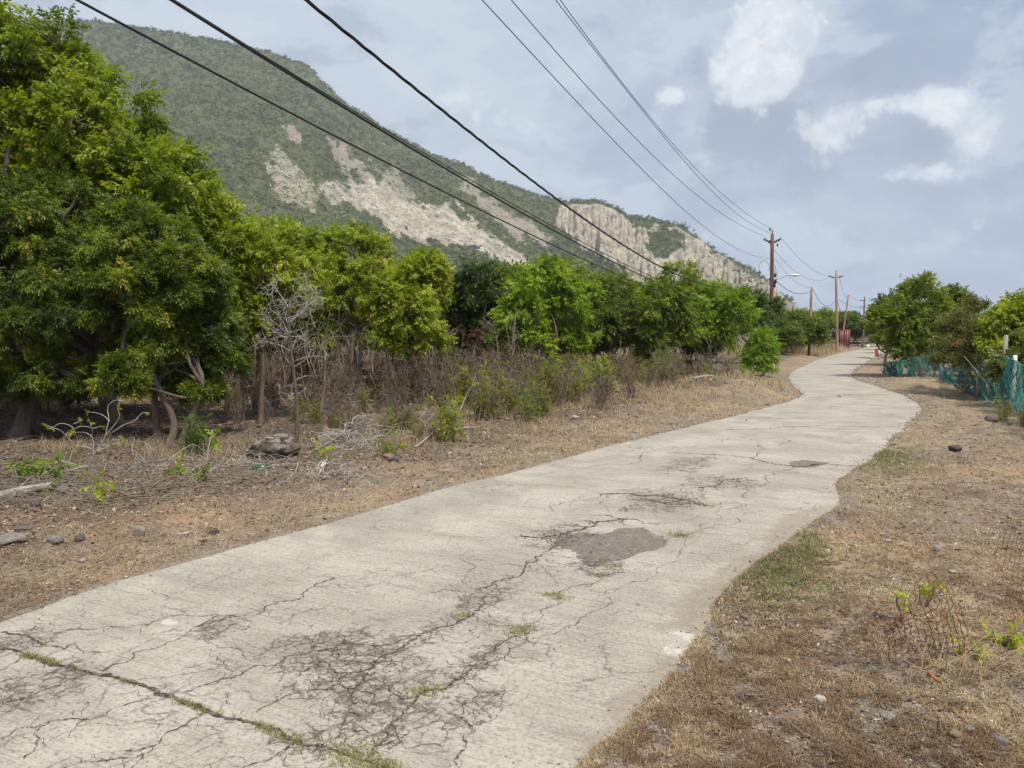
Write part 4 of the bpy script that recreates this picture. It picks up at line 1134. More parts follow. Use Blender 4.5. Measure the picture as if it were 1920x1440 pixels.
sp = [(430, 770), (455, 790), (420, 745), (600, 750), (615, 770), (585, 740), (640, 735), (660, 745), (690, 728), (705, 735), (725, 730), (745, 720), (760, 725), (590, 790), (535, 745), (820, 735), (800, 720), (835, 725), (850, 735), (665, 720), (625, 725), (570, 720), (510, 725), (700, 712), (780, 712), (450, 735), (385, 760), (350, 750),
      (870, 720), (900, 715), (930, 722), (950, 735), (1000, 740), (140, 770), (80, 775), (60, 790), (260, 770), (20, 770), (1060, 720), (1160, 712), (980, 715)]
for i, (px, py) in enumerate(sp):
    b = gd(px, py); o = link('sapling', SAP[i % 4], None, (b[0], b[1], gz(*b)), rng.uniform(0, 6.28), rng.uniform(.75, 1.15)); tag(o, L4, 'sapling', G4); REG.append((o, px, b[1], 'stem', i % 4))

# ------------------------------------------------------------------ understorey shrubs
SHR = []
for k in range(4):
    g = Geo(); gl = Geo(); ns = 26
    base = rng.normal(0, .10, (ns, 3)); base[:, 2] = -.04
    a = rng.uniform(0, 6.28, ns); hgt_ = rng.uniform(.5, 1.15, ns); B = np.stack([np.cos(a) * .5 * rng.random(ns), np.sin(a) * .5 * rng.random(ns), hgt_], -1)
    Q = curve_between(base, B, 8, .08); g.add(*tubes(Q, np.linspace(.008, .003, 8)[None].repeat(ns, 0), 4))
    nf = 110; kk = rng.integers(0, ns, nf); jj_ = rng.integers(2, 8, nf); A = Q[kk, jj_]; B2 = A + nrm(rng.normal(0, 1, (nf, 3)) + np.array([0, 0, .5])) * rng.uniform(.12, .4, (nf, 1))
    Q2 = curve_between(A, B2, 5, .12); g.add(*tubes(Q2, np.linspace(.0035, .0015, 5)[None].repeat(nf, 0), 3))
    nl = (150, 190, 60, 380)[k]; kk = rng.integers(0, nf, nl); jj_ = rng.integers(1, 5, nl)
    sprigs(gl, Q2[kk, jj_], nrm(rng.normal(0, 1, (nl, 3)) + np.array([0, 0, .2])), rng.uniform(.09, .16, nl), TB_, np.clip(rng.normal((.5, .55, .3, .6)[k], .15, nl), 0, .95))
    SHR.append((g.mesh('stems', [(TWIGB, TWIGB, TWIGF, TWIGB)[k]]), gl.mesh('leaves', [(OLIVE, YG, DEADL, YG)[k]])))


def shrub(k, px, py, s_, label, group=None, color=(1, 1, 1), name='shrub'):
    b = gd(px, py); t = thing(name, label, 'shrub', (b[0], b[1], gz(*b)), group, rng.uniform(0, 6.28), s_)
    link('stems', SHR[k][0], t); link('leaves', SHR[k][1], t, color=color)
    if group: REG.append((t, px, b[1], 'shrub', k))
    return t


shrub(3, 838, 828, .62, 'knee-high yellow-green leafy shrub right of the dark stump at the forest edge')
shrub(1, 727, 862, .30, 'small leafy shrub in straw grass beside the brush pile')
shrub(3, 1130, 765, .80, 'leafy green shrub standing foremost on the brown slope left of the bend')
shrub(1, 1080, 775, .8, 'yellow-green leafy shrub beside the foremost one, toward the picture centre')
shrub(0, 1245, 738, .9, 'olive twiggy shrub on the grass slope above the road edge')
shrub(2, 1310, 728, .75, 'nearly leafless grey shrub near the bend slope')
shrub(0, 1365, 716, .8, 'olive shrub against the fresh green bush at the bend')
shrub(1, 1000, 790, .55, 'small shrub beside the white forked twig at the verge')
shrub(3, 905, 790, .35, 'tiny leafy shrub left of the white forked twig')
G5 = 'twiggy shrubs forming the undergrowth'
L5 = 'one of the sparse grey-stemmed twiggy shrubs in the undergrowth below the middle trees'
spx = [(x, y) for x in range(790, 1330, 36) for y in (778, 764, 748, 730, 712, 697)]
for i, (px, py) in enumerate(spx):
    px += rng.uniform(-16, 16) + (py - 725) * -.3; py += rng.uniform(-6, 6)
    if (px > 1260 and py > 728) or (px > 1190 and py > 752) or (px < 900 and py > 770) or (px > 1160 and py > 768): continue
    if rng.random() < .12: continue
    shrub((0, 2, 0, 0, 2, 2, 1, 2)[rng.integers(0, 8)], px, py, rng.choice([.5, .7, .8, .9, 1.1]) * (1.0 + max(0, 735 - py) * .006), L5, G5, tuple(np.array([[.8, .75, .7], [1.0, .9, .6], [.75, .75, .7], [1.1, .95, .75]][rng.integers(0, 4)])))
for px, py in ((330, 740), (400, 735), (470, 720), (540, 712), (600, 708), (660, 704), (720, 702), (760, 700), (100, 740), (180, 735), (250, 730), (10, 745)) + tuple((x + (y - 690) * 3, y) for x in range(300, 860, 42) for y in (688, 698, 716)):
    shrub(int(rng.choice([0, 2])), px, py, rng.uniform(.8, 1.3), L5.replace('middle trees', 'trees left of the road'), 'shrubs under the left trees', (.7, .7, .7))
for i, (px, py, s_) in enumerate(((1470, 668, 1.0), (1490, 664, .9), (1500, 659, 1.2), (1530, 656, 1.2), (1555, 653, 1.1), (1460, 660, 1.3), (1476, 655, 1.6), (1515, 652, 1.5), (1540, 650, 1.6))):
    shrub(2 if i % 2 else 0, px, py, s_, 'one of the straw-coloured shrubs on the bank around the far poles', 'shrubs on the bank around the poles', (1.5, 1.2, .8))
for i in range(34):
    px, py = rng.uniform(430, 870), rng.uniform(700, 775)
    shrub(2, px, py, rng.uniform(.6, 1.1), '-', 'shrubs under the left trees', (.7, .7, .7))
for i in range(60):
    px, py = rng.uniform(860, 1330), rng.uniform(695, 800)
    if py > 800 - max(0, px - 1000) * .20: continue
    shrub(int(rng.choice([2, 1, 1, 0, 3])), px, py, rng.uniform(.45, .95), '-', G5, tuple(np.array([[.8, .75, .7], [1.05, 1.0, .7], [.8, .85, .7]][rng.integers(0, 3)])))
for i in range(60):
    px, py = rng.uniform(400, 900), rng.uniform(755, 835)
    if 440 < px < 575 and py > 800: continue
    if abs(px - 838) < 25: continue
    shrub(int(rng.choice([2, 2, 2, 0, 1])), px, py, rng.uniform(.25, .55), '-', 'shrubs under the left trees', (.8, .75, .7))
shrub(0, 1810, 735, .5, 'green weed growing at the foot of the sagging net', None, (.8, 1.1, .6), 'weed')
shrub(1, 1886, 790, .45, 'yellow-green weed at the foot of the pale painted post', None, (1, 1, 1), 'weed')
shrub(1, 1915, 800, .4, 'weed at the picture edge right of the painted post', None, (1, 1, 1), 'weed')
shrub(0, 1725, 712, .9, 'shaded shrub under the big rounded tree behind the net')
shrub(3, 370, 855, .5, 'dark green leafy bush at the foot of the twisted trunk', None, (.35, .5, .5), 'bush')

# seedlings
def seedling(px, py, h, n_st, spreadr, label, ls=.16, mat_=YG, tint=.7, color=(1, 1, 1)):
    b = gd(px, py); t = thing('seedling', label, 'plant', (b[0], b[1], gz(*b))); g = Geo(); gl = Geo()
    A = rng.normal(0, .015, (n_st, 3)); A[:, 2] = -.02; an = rng.uniform(0, 6.28, n_st); B = np.stack([np.cos(an) * spreadr, np.sin(an) * spreadr, h * rng.uniform(.6, 1, n_st)], -1)
    P = curve_between(A, B, 7, .08, .1); g.add(*tubes(P, np.linspace(.005, .0025, 7)[None].repeat(n_st, 0), 5))
    tips = np.concatenate([P[:, -1], P[:, -1], P[:, 4]]); m_ = len(tips)
    sprigs(gl, tips, nrm(rng.normal(0, .7, (m_, 3)) + np.array([0, 0, -.1])), np.full(m_, ls), TB_, np.clip(rng.normal(tint, .1, m_), 0, .93))
    link('stems', g.mesh('stems', [TWIGB], True), t); link('leaves', gl.mesh('leaves', [mat_]), t, color=color)


seedling(72, 908, .22, 7, .22, 'bright green seedling clump behind the grey log at left', .20, YG, .5, (.8, .95, .8))
seedling(186, 958, .22, 2, .05, 'two-stemmed seedling with drooping leaves right of the log', .15, YG, .6)
seedling(214, 966, .15, 1, .02, 'tiny single-stemmed seedling nearest the two-stemmed one', .12, YG, .6)
seedling(80, 935, .1, 2, .04, 'dark little sprout against the end of the grey log', .14, NEEM, .4)
seedling(323, 905, .17, 3, .06, 'small green seedling among sticks below the twisted trunk', .15, YG, .5)
seedling(376, 915, .14, 3, .05, 'dull green seedling in dead sticks left of the boulder', .13, NEEM, .6)
seedling(398, 880, .4, 3, .05, 'seedling beside the upright broken white stick', .15, YG, .6)
seedling(603, 868, .16, 3, .06, 'seedling poking out between brush pile and boulder', .14, YG, .6)
seedling(172, 900, .12, 2, .04, 'pale seedling at the base of the curly sapling', .12, YG, .7)
seedling(746, 858, .3, 3, .10, 'taller seedling with hanging leaves before the dark stump', .15, YG, .65)
seedling(1880, 1240, .10, 7, .055, 'bright lime-green leafy plant by the right picture edge', .085, YG, .80)
seedling(1822, 1262, .06, 3, .05, 'low pair of lime leaves beside the dry stalks', .06, YG, .85)
seedling(1690, 1195, .20, 3, .03, 'lime-green sprout growing through the rusty wire mesh', .065, YG, .85)
seedling(1735, 1160, .20, 4, .07, 'lime-green leaves behind the top of the rusty wire mesh', .065, YG, .85)
seedling(1270, 1003, .02, 5, .06, 'green weed tuft growing from the concrete right of the dark patch', .07, NEEM, .6)

# ------------------------------------------------------------------ brush, logs, sticks
def stick_geo(c, n_, L, r, spreadxy, hmax, curl=.15, flat=.25):
    A = np.stack([rng.normal(0, spreadxy[0], n_), rng.normal(0, spreadxy[1], n_), rng.random(n_) ** 1.6 * hmax + .01], -1)
    q = 1 - np.clip(np.hypot(A[:, 0] / spreadxy[0], A[:, 1] / spreadxy[1]) / 2.2, 0, .9); A[:, 2] *= q
    an = rng.uniform(0, 6.28, n_); d = np.stack([np.cos(an), np.sin(an), rng.normal(0, flat, n_)], -1); l = L * rng.uniform(.4, 1.2, n_)
    B = A + d * l[:, None]; B[:, 2] = np.maximum(B[:, 2], .01)
    P = curve_between(A, B, 8, curl, .03); P[..., 2] = np.maximum(P[..., 2], .008)
    r_ = r * rng.uniform(.4, 1.3, n_)
    return tubes(P, np.linspace(1, .4, 8)[None] * r_[:, None], 5)


def pile(px, py, n_, L, r, sp_, hm, label, m=TWIG, name='brush_pile', cat='brush pile', curl=.17):
    b = gd(px, py); g = Geo(); g.add(*stick_geo(None, n_, L, r, sp_, hm, curl))
    o = link(name, g.mesh(name, [m]), None, (b[0], b[1], gz(*b))); return tag(o, label, cat)


pile(665, 838, 380, .34, .006, (.25, .34), .42, 'tangled heap of pale grey dead branches right of the boulder')
pile(590, 760, 90, .9, .012, (.8, .8), .45, 'long fallen bleached branches lying behind the boulder')
pile(600, 898, 70, .3, .006, (.28, .14), .08, 'thin scatter of pale twigs in front of the boulder')
pile(430, 880, 70, .35, .005, (.42, .25), .12, 'low litter of sticks left of the boulder')
pile(1185, 645, 260, .7, .012, (.7, .6), 1.3, 'dark brown dead tangle between the round centre tree and the dark green one', TWIGB)
pile(905, 700, 200, .6, .010, (.45, .5), 1.4, 'dark brown dead vine mass hanging under the very dark tree', BARKD)
pile(1000, 752, 40, .45, .008, (.2, .2), .25, 'small white forked dead branch at the verge edge')
pile(1345, 722, 14, .8, .02, (.4, .3), .15, 'grey fallen branches on the slope before the bend')
pile(1590, 648, 60, 2.0, .03, (1.6, 1.6), .8, 'grey dead branches piled left of the red container')
pile(1500, 650, 90, 1.6, .022, (2.2, 1.6), 1.0, 'bleached dead branches on the bank between the far poles')
pile(840, 810, 40, .5, .007, (.5, .3), .06, 'few flat grey sticks around the leafy shrub')
pile(930, 730, 50, .8, .009, (.8, .6), .35, 'pale fallen boughs below the very dark tree')
pile(300, 880, 50, .5, .006, (.6, .25), .06, 'brown sticks scattered by the twisted trunk')
pile(1745, 690, 90, 1.0, .012, (.9, .7), .9, 'bare grey branches poking above the net under the big rounded tree')


def path_thing(name, label, cat, pts3, radii, m, sides=8, caps=True):
    P = catmull(np.array(pts3, float), [5] * (len(pts3) - 1)); r = np.interp(np.linspace(0, 1, len(P)), np.linspace(0, 1, len(radii)), radii)
    if caps:
        P = np.concatenate([P[:1], P, P[-1:]]); r = np.concatenate([[.001], r, [.001]]); P[0] -= (P[2] - P[1]) * .02; P[-1] += (P[-2] - P[-3]) * .02
    o0 = P[len(P) // 2].copy(); o0[2] = min(P[:, 2]); V, F = tubes(P - o0, r, sides); V = V + (fbm(V[:, 0] * 25, V[:, 1] * 25, V[:, 2] * 25, o=3)[:, None] - .5) * np.mean(radii) * .4
    g = Geo(); g.add(V, F); o = link(name, g.mesh(name, [m], True), None, tuple(o0)); return tag(o, label, cat)


def g3(px, py, h): b = gd(px, py); return np.array([b[0], b[1], gz(*b) + h])


path_thing('fallen_log', 'weathered grey broken log lying at the left picture edge', 'log', [g3(-160, 975, .04), g3(-60, 955, .05), g3(0, 942, .05), g3(60, 934, .055), g3(104, 929, .06)], [.05, .05, .05, .046, .038], WOODG, 10)
path_thing('stick', 'thin pale branch crossing in front of the grey log', 'stick', [g3(-20, 960, .02), g3(15, 948, .03), g3(45, 930, .09), g3(62, 915, .12)], [.008, .007, .005, .003], TWIG)
path_thing('stick', 'upright broken white stick left of the boulder', 'stick', [g3(388, 885, 0), g3(388, 885, .2) + np.array([.02, 0, 0]), g3(388, 885, .45) + np.array([.08, 0, 0])], [.010, .009, .006], TWIG)
path_thing('fallen_branch', 'thick brown branch sloping into the pale brush heap', 'branch', [g3(575, 860, .03), g3(610, 848, .06), g3(635, 840, .13), g3(650, 835, .2)], [.022, .02, .018, .012], TWIGB)
path_thing('fallen_branch', 'straight grey branch lying left of the leafy shrub', 'branch', [g3(778, 842, .02), g3(790, 836, .05), g3(812, 826, .10)], [.014, .013, .008], TWIG)
path_thing('fallen_branch', 'long shadowed bough on the ground behind the curly sapling', 'branch', [g3(205, 850, .03), g3(255, 838, .06), g3(300, 832, .06), g3(340, 815, .1)], [.02, .022, .02, .015], TWIGB)
path_thing('stick', 'tall curved pale stick leaning right of the leafy shrub', 'stick', [g3(858, 790, 0), g3(868, 778, .25) + [.05, 0, 0], g3(885, 765, .5) + [.05, 0, 0], g3(895, 760, .85)], [.010, .008, .006, .003], TWIG)
path_thing('stick', 'twig lying on the brown earth below the small stones', 'stick', [g3(150, 1020, .01), g3(185, 1003, .02), g3(225, 990, .02)], [.007, .006, .003], TWIGB)
path_thing('stick', 'short bleached stick on the verge near the grey flat rock', 'stick', [g3(330, 1008, .01), g3(352, 1006, .02), g3(358, 1003, .015)], [.009, .009, .005], TWIG)
path_thing('fallen_branch', 'dark rotten branch on the dry slope before the bend', 'branch', [g3(1300, 738, .05), g3(1325, 732, .12), g3(1345, 728, .15)], [.03, .035, .02], TWIG)
path_thing('stick', 'short orange-brown broken stick under the rusty wire mesh', 'stick', [g3(1740, 1292, .01), g3(1748, 1300, .015), g3(1762, 1308, .01)], [.006, .008, .006], ORANGE if False else simple('orange_brown_wood', (.45, .16, .06), .8))


# ------------------------------------------------------------------ rocks
def rock_mesh(seed, rough=.35, sub=4, sharp=0, cut=.85):
    bm_ = bmesh.new(); bmesh.ops.create_icosphere(bm_, subdivisions=sub, radius=1)
    V = np.array([v.co[:] for v in bm_.verts]); F = np.array([[v.index for v in f.verts] for f in bm_.faces]); bm_.free()
    d = fbm(V[:, 0] * 1.1 + seed, V[:, 1] * 1.1, V[:, 2] * 1.1, o=3, seed=seed) - .5; d2 = fbm(V[:, 0] * 4, V[:, 1] * 4 + seed, V[:, 2] * 4, o=3, seed=seed + 5) - .5
    V = V * (1 + rough * 1.8 * d + .22 * d2)[:, None]
    r2 = np.random.default_rng(seed)
    for k in range(5 + sharp):
        nn = nrm(r2.normal(0, 1, 3)); lim = r2.uniform(.5, .8); h = V @ nn; V = V - np.maximum(h - lim, 0)[:, None] * nn[None] * cut
    g = Geo(); g.add(V, F); return g.mesh('rock', [STONE], not sharp)


RK = [rock_mesh(s_, .35, 3, 2 * (s_ % 2)) for s_ in range(6)]
BIG = rock_mesh(44, .30, 5, 0, .45); BIG.materials[0] = BOULD


def rock_(px, py, wpx, asp, label, k, color=(1, 1, 1), name='rock', me=None, hf=.6, group=None):
    b = gd(px, py); wd = wpx * b[1] / FPX / 2; o = link(name, me or RK[k], None, (b[0], b[1] + wd * .5, gz(*b) + wd * asp * hf), rng.uniform(0, 6.28) if me is None else .3, (wd, wd * .8, wd * asp), color)
    return tag(o, label, 'rock', group)


rock_(505, 866, 104, .58, 'large dark boulder with a pale lichened top at the forest edge', 0, (1.1, 1.0, .95), 'boulder', BIG, .62)
for a_ in [(100, 1038, 34, .6, 'rounded grey rock near the left road verge, largest there', 1, (1, 1, 1)), (15, 1040, 60, .4, 'flat long grey rock cut by the left edge', 2, (1, .98, .95)), (148, 1034, 28, .6, 'small dark rock just right of the rounded grey one', 3, (.5, .47, .45)),
           (152, 1060, 20, .6, 'small grey stone close to a bleached stick on the left verge', 4, (1.3, 1.3, 1.3)), (256, 1012, 40, .55, 'broad olive-grey rock on the verge left of the road', 5, (1.1, 1.08, 1)), (62, 962, 30, .7, 'dark angular rock below the grey log', 1, (.6, .6, .6)),
           (118, 938, 24, .8, 'grey stone touching the broken end of the log', 2, (.8, .8, .85)), (400, 1003, 20, .7, 'black little rock nearest the short bleached stick', 3, (.35, .33, .32)), (380, 1020, 16, .5, 'tiny brown-black stone below the black one', 4, (.5, .45, .4)),
           (40, 1008, 40, .3, 'flat dark slab half buried on the left verge', 5, (.6, .6, .6)), (725, 868, 26, .7, 'reddish-brown rock before the small shrub at the forest edge', 0, (1.1, .75, .6)), (742, 866, 16, .9, 'dark faceted rock joined to the reddish-brown one', 1, (.6, .62, .62)),
           (645, 905, 16, .6, 'small brown stone on the verge below the brush heap', 2, (.7, .55, .45)), (660, 912, 14, .5, 'smaller dark stone beside the brown one below the heap', 3, (.45, .4, .36)), (1080, 795, 18, .6, 'pale stone on the verge beneath the yellow-green shrub', 4, (1.5, 1.5, 1.5)),
           (1796, 851, 32, .45, 'black lump of rock on the dry grass right of the road', 5, (.35, .32, .32)), (1865, 793, 34, .55, 'dark grey broken block near the painted post', 1, (.65, .58, .58)), (1893, 797, 26, .35, 'flat dark block right of the broken grey block', 3, (.5, .47, .45)),
           (1338, 962, 9, .8, 'small grey stone alone on the concrete right of the patches', 2, (.8, .8, .8)), (1540, 1338, 28, .6, 'bright white stone on the right verge', 1, (2.3, 2.3, 2.3)), (1668, 1375, 40, .35, 'flat pale grey stone sunk in the right verge', 2, (1.4, 1.35, 1.3)),
           (1793, 1412, 30, .6, 'tan angular stone at the bottom right', 3, (1.4, 1.1, .85)), (1822, 1404, 26, .5, 'grey stone beside the tan angular one', 4, (1.2, 1.15, 1.1)), (1878, 1420, 40, .4, 'large flat grey stone at the bottom right corner', 5, (1, .95, .9)),
           (1760, 1032, 22, .7, 'grey upright stone in the dry grass below the black lump', 1, (1.3, 1.3, 1.35)), (1665, 1014, 20, .4, 'pale flat chip of stone in the middle of the right verge', 3, (1.7, 1.6, 1.45)), (1693, 1063, 16, .7, 'tan pebble right of the green grass patch', 4, (1.3, 1.1, .8)), (1672, 1190, 16, .5, 'white chip at the left tip of the rusty mesh', 0, (2.1, 2.1, 2.1)),
           (1788, 1078, 14, .6, 'white pebble behind the rusty mesh', 1, (2.1, 2.1, 2.1)), (1848, 1100, 11, .7, 'white pebble right of the other white pebble', 2, (2.2, 2.1, 2.0)), (1722, 1350, 16, .6, 'small pale pebble left of the dry stalks', 4, (1.8, 1.7, 1.6))]:
    rock_(*a_[:6], color=a_[6], name='rock' if a_[2] > 16 else 'pebble')
# stump
b = gd(775, 806); g = Geo(); P = np.array([[0, 0, -.05], [0, 0, .05], [.01, 0, .18], [.0, 0, .27], [0, 0, .275]]); V, F = tubes(P, np.array([.24, .22, .20, .19, .01]), 20)
V[:, :2] *= (1 + (fbm(np.arctan2(V[:, 1], V[:, 0]) * 3, V[:, 2] * 2, seed=4) - .5) * .5)[:, None]; g.add(V, F)
tag(link('stump', g.mesh('stump', [BARKD], True), None, (b[0], b[1] + .2, gz(*b))), 'dark squat tree stump half hidden by twigs left of the leafy shrub', 'stump')
# bottle
b = gd(488, 884); g = Geo(); P = np.array([[0, 0, 0], [.002, 0, 0], [.15, 0, 0], [.18, 0, 0], [.24, 0, 0], [.242, 0, 0]]); g.add(*tubes(P, np.array([.001, .035, .035, .015, .014, .001]), 14))
tag(link('bottle', g.mesh('bottle', [GLASSG], True), None, (b[0] - .1, b[1], gz(*b) + .04), .2), 'green glass bottle lying among sticks below the boulder', 'bottle')
b = gd(606, 882); g = Geo(); V = np.array([[x * .05, y * .04, .03 * math.sin(3 * x + 2 * y) + .03] for x in np.linspace(-1, 1, 7) for y in np.linspace(-1, 1, 6)])
k = np.array([[i * 6 + j, i * 6 + j + 1, i * 6 + j + 7, i * 6 + j + 6] for i in range(6) for j in range(5)]); g.add(V, k); g.add(V[:, :] - [0, 0, .002], k[:, ::-1])
tag(link('plastic_scrap', g.mesh('plastic_scrap', [WHITE], True), None, (b[0], b[1], gz(*b))), 'crumpled white scrap of litter in the thin twigs before the boulder', 'litter')

# ------------------------------------------------------------------ poles and wires
def cyl(g, A, B, r1, r2, sides=12, m=0):
    A = np.array(A, float); B = np.array(B, float); d = B - A
    P = np.stack([A, A + d * .001, B - d * .001, B]); g.add(*tubes(P, np.array([.001, r1, r2, .001]), sides), m)


def pole(px, topy, Y, label, r, m, tilt=(0, 0), arms=True, name='utility_pole', armw=.42):
    b = at(px, topy, Y); z0 = gz(b[0], Y); H = b[2] - z0
    t = thing(name, label, 'utility pole', (b[0], Y, z0)); g = Geo()
    P = np.array([[-tilt[0] * (1 - k), -tilt[1] * (1 - k), k * H - (.3 if k == 0 else 0)] for k in np.linspace(0, 1, 8)]); P = np.concatenate([P, P[-1:] + [0, 0, .002]])
    rr = np.concatenate([np.linspace(r, r * .68, 8), [.002]]); g.add(*tubes(P, rr, 14)); link('shaft', g.mesh('shaft', [m], True), t)
    if arms:
        for sx in (-1, 1):
            g = Geo(); a0 = np.array([0, -.02, H - .55]); a1 = np.array([sx * armw * .45, 0, H - .50]); a2 = np.array([sx * armw * 1.9, 0, H - .28])
            cyl(g, a0, a1, .02, .02, 8); n_ = 7
            Q = np.array([a1 + (a2 - a1) * k for k in np.linspace(0, 1, n_ * 4)]); rad_ = np.array([.035 + .045 * (i % 4 in (1, 2)) for i in range(n_ * 4)]); g.add(*tubes(Q, rad_, 10))
            link('insulator', g.mesh('insulator', [INSUL], True), t)
        g = Geo(); Q = np.array([[0, 0, H + k] for k in (0, .01, .08, .12, .2, .24, .3, .31)]); g.add(*tubes(Q, np.array([.001, .05, .05, .035, .06, .035, .05, .001]), 10)); link('insulator', g.mesh('insulator', [INSUL], True), t)
    return t, H


t1, H1 = pole(1448, 440, 50 * 1.0, 'tallest nearest utility pole, red-brown, carrying a white street lamp', .16, POLE, (-.1, 0), True, armw=.3)
PY = 50.0
# lamp arm + lamp, meters, loops
zl = at(1448, 519, PY)[2] - t1.location.z
g = Geo(); P = catmull(np.array([[.1, -.1, zl - .25], [.5, -.25, zl - .12], [.9, -.4, zl + .03], [1.05, -.45, zl + .05]]), [4, 4, 4]); g.add(*tubes(P, np.full(len(P), .024), 8)); arm = link('lamp_arm', g.mesh('lamp_arm', [STEEL], True), t1)
g = Geo(); bmx = []; Q = np.array([[0, 0, 0], [.01, 0, 0], [.12, 0, .0], [.3, 0, 0], [.55, 0, -.01], [.66, 0, -.02], [.68, 0, -.02]]); V, F = tubes(Q, np.array([.001, .06, .09, .14, .13, .07, .001]), 16); V[:, 2] *= .62
V = V @ np.array([[.93, -.37, 0], [.37, .93, 0], [0, 0, 1]]) + [1.0, -.44, zl + .06]; g.add(V, F); lampo = link('lamp_head', g.mesh('lamp_head', [LAMPM], True), t1)
g = Geo()
for q, w_ in ((zl - .3, .09), (zl + .1, .07), (zl - .55, .05)): g.box((.13, -.25, q - .15), (.13 + w_ * 1.6, -.13, q + .12))
cyl(g, (.17, -.2, zl + .2), (.17, -.2, zl + .75), .015, .015); cyl(g, (.3, -.2, zl - .1), (.3, -.2, zl + .45), .012, .012)
link('bracket', g.mesh('bracket', [BLACKM]), t1)
g = Geo(); an = np.linspace(-.4, 5.2, 22); P = np.stack([-.55 + np.cos(an) * .35, np.full(22, -.15), zl + .55 + np.sin(an) * .5], -1); g.add(*tubes(P, np.full(22, .012), 5)); link('cable_loop', g.mesh('cable_loop', [CABLE]), t1)
g = Geo()
for q in (zl + 3.0, zl + 2.2): cyl(g, (-.2, -.12, q), (-.2, -.12, q + .2), .05, .05, 8)
cyl(g, (.33, -.1, zl + 2.0), (.33, -.1, zl + 2.16), .05, .05, 8)
link('clamp', g.mesh('clamp', [BLACKM]), t1)
t2, H2 = pole(1522, 538, 62, 'short plain orange-brown pole, second from the left', .13, POLEG, (.1, 0), False)
t3, H3 = pole(1567.5, 512, 78, 'slender pole with two insulator arms beside the red container', .15, POLEG, (-.35, 0), True, armw=.4)
t4, H4 = pole(1591, 552, 92, 'leaning thin pole standing right against the red container', .12, POLEG, (.75, 0), False)
t5, H5 = pole(1621, 556, 105, 'farthest grey pole with short crossarms, next to the big tree', .13, BARK, (0, 0), False)
g = Geo(); g.box((-.7, -.05, H5 - .6), (.2, .05, H5 - .5)); g.box((-.6, -.05, H5 - 1.5), (.2, .05, H5 - 1.4)); link('crossarm', g.mesh('crossarm', [BARK]), t5)

u_ = np.array([math.sin(R(205)), math.cos(R(205))]); nn_ = np.array([-u_[1], u_[0]]); A0 = at(1446, 500, PY)[:2]


def wire(name, label, pts, r, m, ext=12, deg=4, s0=None, twist=0, mesh_only=False):
    S = []; Z = []
    for q in pts:
        d = ray(*q); tq = (nn_ @ A0) / (nn_ @ d[:2]); p = d * tq; S.append(u_ @ (p[:2] - A0)); Z.append(CAMH + p[2])
    S = np.array(S); Z = np.array(Z); c = np.polyfit(S, Z, deg); c1 = np.polyfit(S[:5] if S[0] > S[-1] else S[-5:], Z[:5] if S[0] > S[-1] else Z[-5:], 1)
    sm_ = S.max(); ss = np.linspace(S.min() if s0 is None else s0, sm_, 90); zz = np.polyval(c, ss); dd_ = np.polyval(np.polyder(c), sm_)
    se = sm_ + np.linspace(.5, ext, 12); ze = zz[-1] + dd_ * (se - sm_) + .004 * (se - sm_) ** 2
    ss = np.concatenate([ss, se]); zz = np.concatenate([zz, ze]); P = np.concatenate([A0[None] + ss[:, None] * u_[None], zz[:, None]], 1)
    g = Geo()
    if twist:
        Pd = catmull(P, [8] * (len(P) - 1)); L = np.concatenate([[0], np.cumsum(np.linalg.norm(np.diff(Pd, axis=0), axis=1))])
        for ph in (0, 2.1, 4.2):
            ang = L * 5.0 + ph; O = np.stack([np.cos(ang) * u_[1], -np.cos(ang) * u_[0], np.sin(ang)], -1) * r * .95; g.add(*tubes(Pd + O, np.full(len(Pd), r * .8), 5))
    else: g.add(*tubes(P, np.full(len(P), r), 6))
    return tag(link(name, g.mesh(name, [m], True)), label, 'cable')


WP = {'W1': [(145, 0), (214, 37), (287, 76), (367, 119), (458, 165), (559, 220), (650.5, 264), (765, 327.5), (880, 383), (950, 418), (1054, 467), (1158, 515), (1230, 545)],
      'W2': [(318, 0), (382, 38), (458, 84), (560, 148), (676, 220), (736.5, 259), (822.5, 309), (908, 357.5), (1000, 412), (1054, 439), (1158, 495.5), (1229, 528)],
      'W3': [(575, 0), (622, 43), (667, 75), (727, 122), (793, 177), (852, 228), (908, 267), (1000, 340), (1069, 391.6), (1128, 433), (1187.5, 472), (1247, 504), (1306, 528), (1366, 542), (1410, 538), (1444, 521)],
      'U1': [(903, 0), (961, 57), (1016, 124), (1070, 179), (1127, 240), (1160, 272), (1230, 342), (1285, 397), (1327, 430), (1370, 460), (1441, 485)],
      'U2': [(958, 0), (1016, 65), (1070, 128), (1126, 191), (1172, 239), (1233, 300), (1285, 347), (1327, 382), (1385, 420), (1433, 443)],
      'U3': [(1043, 0), (1093, 65), (1130, 114), (1150, 142), (1201, 200), (1242, 252), (1284, 303), (1326, 350), (1368, 389), (1410, 420), (1446, 438)],
      'U4': [(1050, 0), (1085, 45), (1118, 90), (1148, 135), (1201, 200), (1245, 250), (1289, 297), (1335, 347), (1375, 382), (1410, 407), (1451, 430)]}
wire('overhead_cable', 'lowest single black cable crossing the hillside from the upper left', WP['W1'], .011, CABLE)
wire('overhead_cable', 'black cable crossing the hill just above the lowest one, lower of a close pair', WP['W2'], .014, CABLE)
wire('overhead_cable', 'thin upper strand running tight over the second black cable', [(x + 2, y - 4.5 * (x - 250) / 900 - 1.5) for x, y in WP['W2']], .007, CABLE)
wire('twisted_cable', 'thick twisted black cable sagging from the top edge to the lamp pole', WP['W3'], .013, CABLE, twist=1, deg=5)
wire('overhead_wire', 'thin bare wire, lowest of the four above the hill', WP['U1'], .009, WIRE)
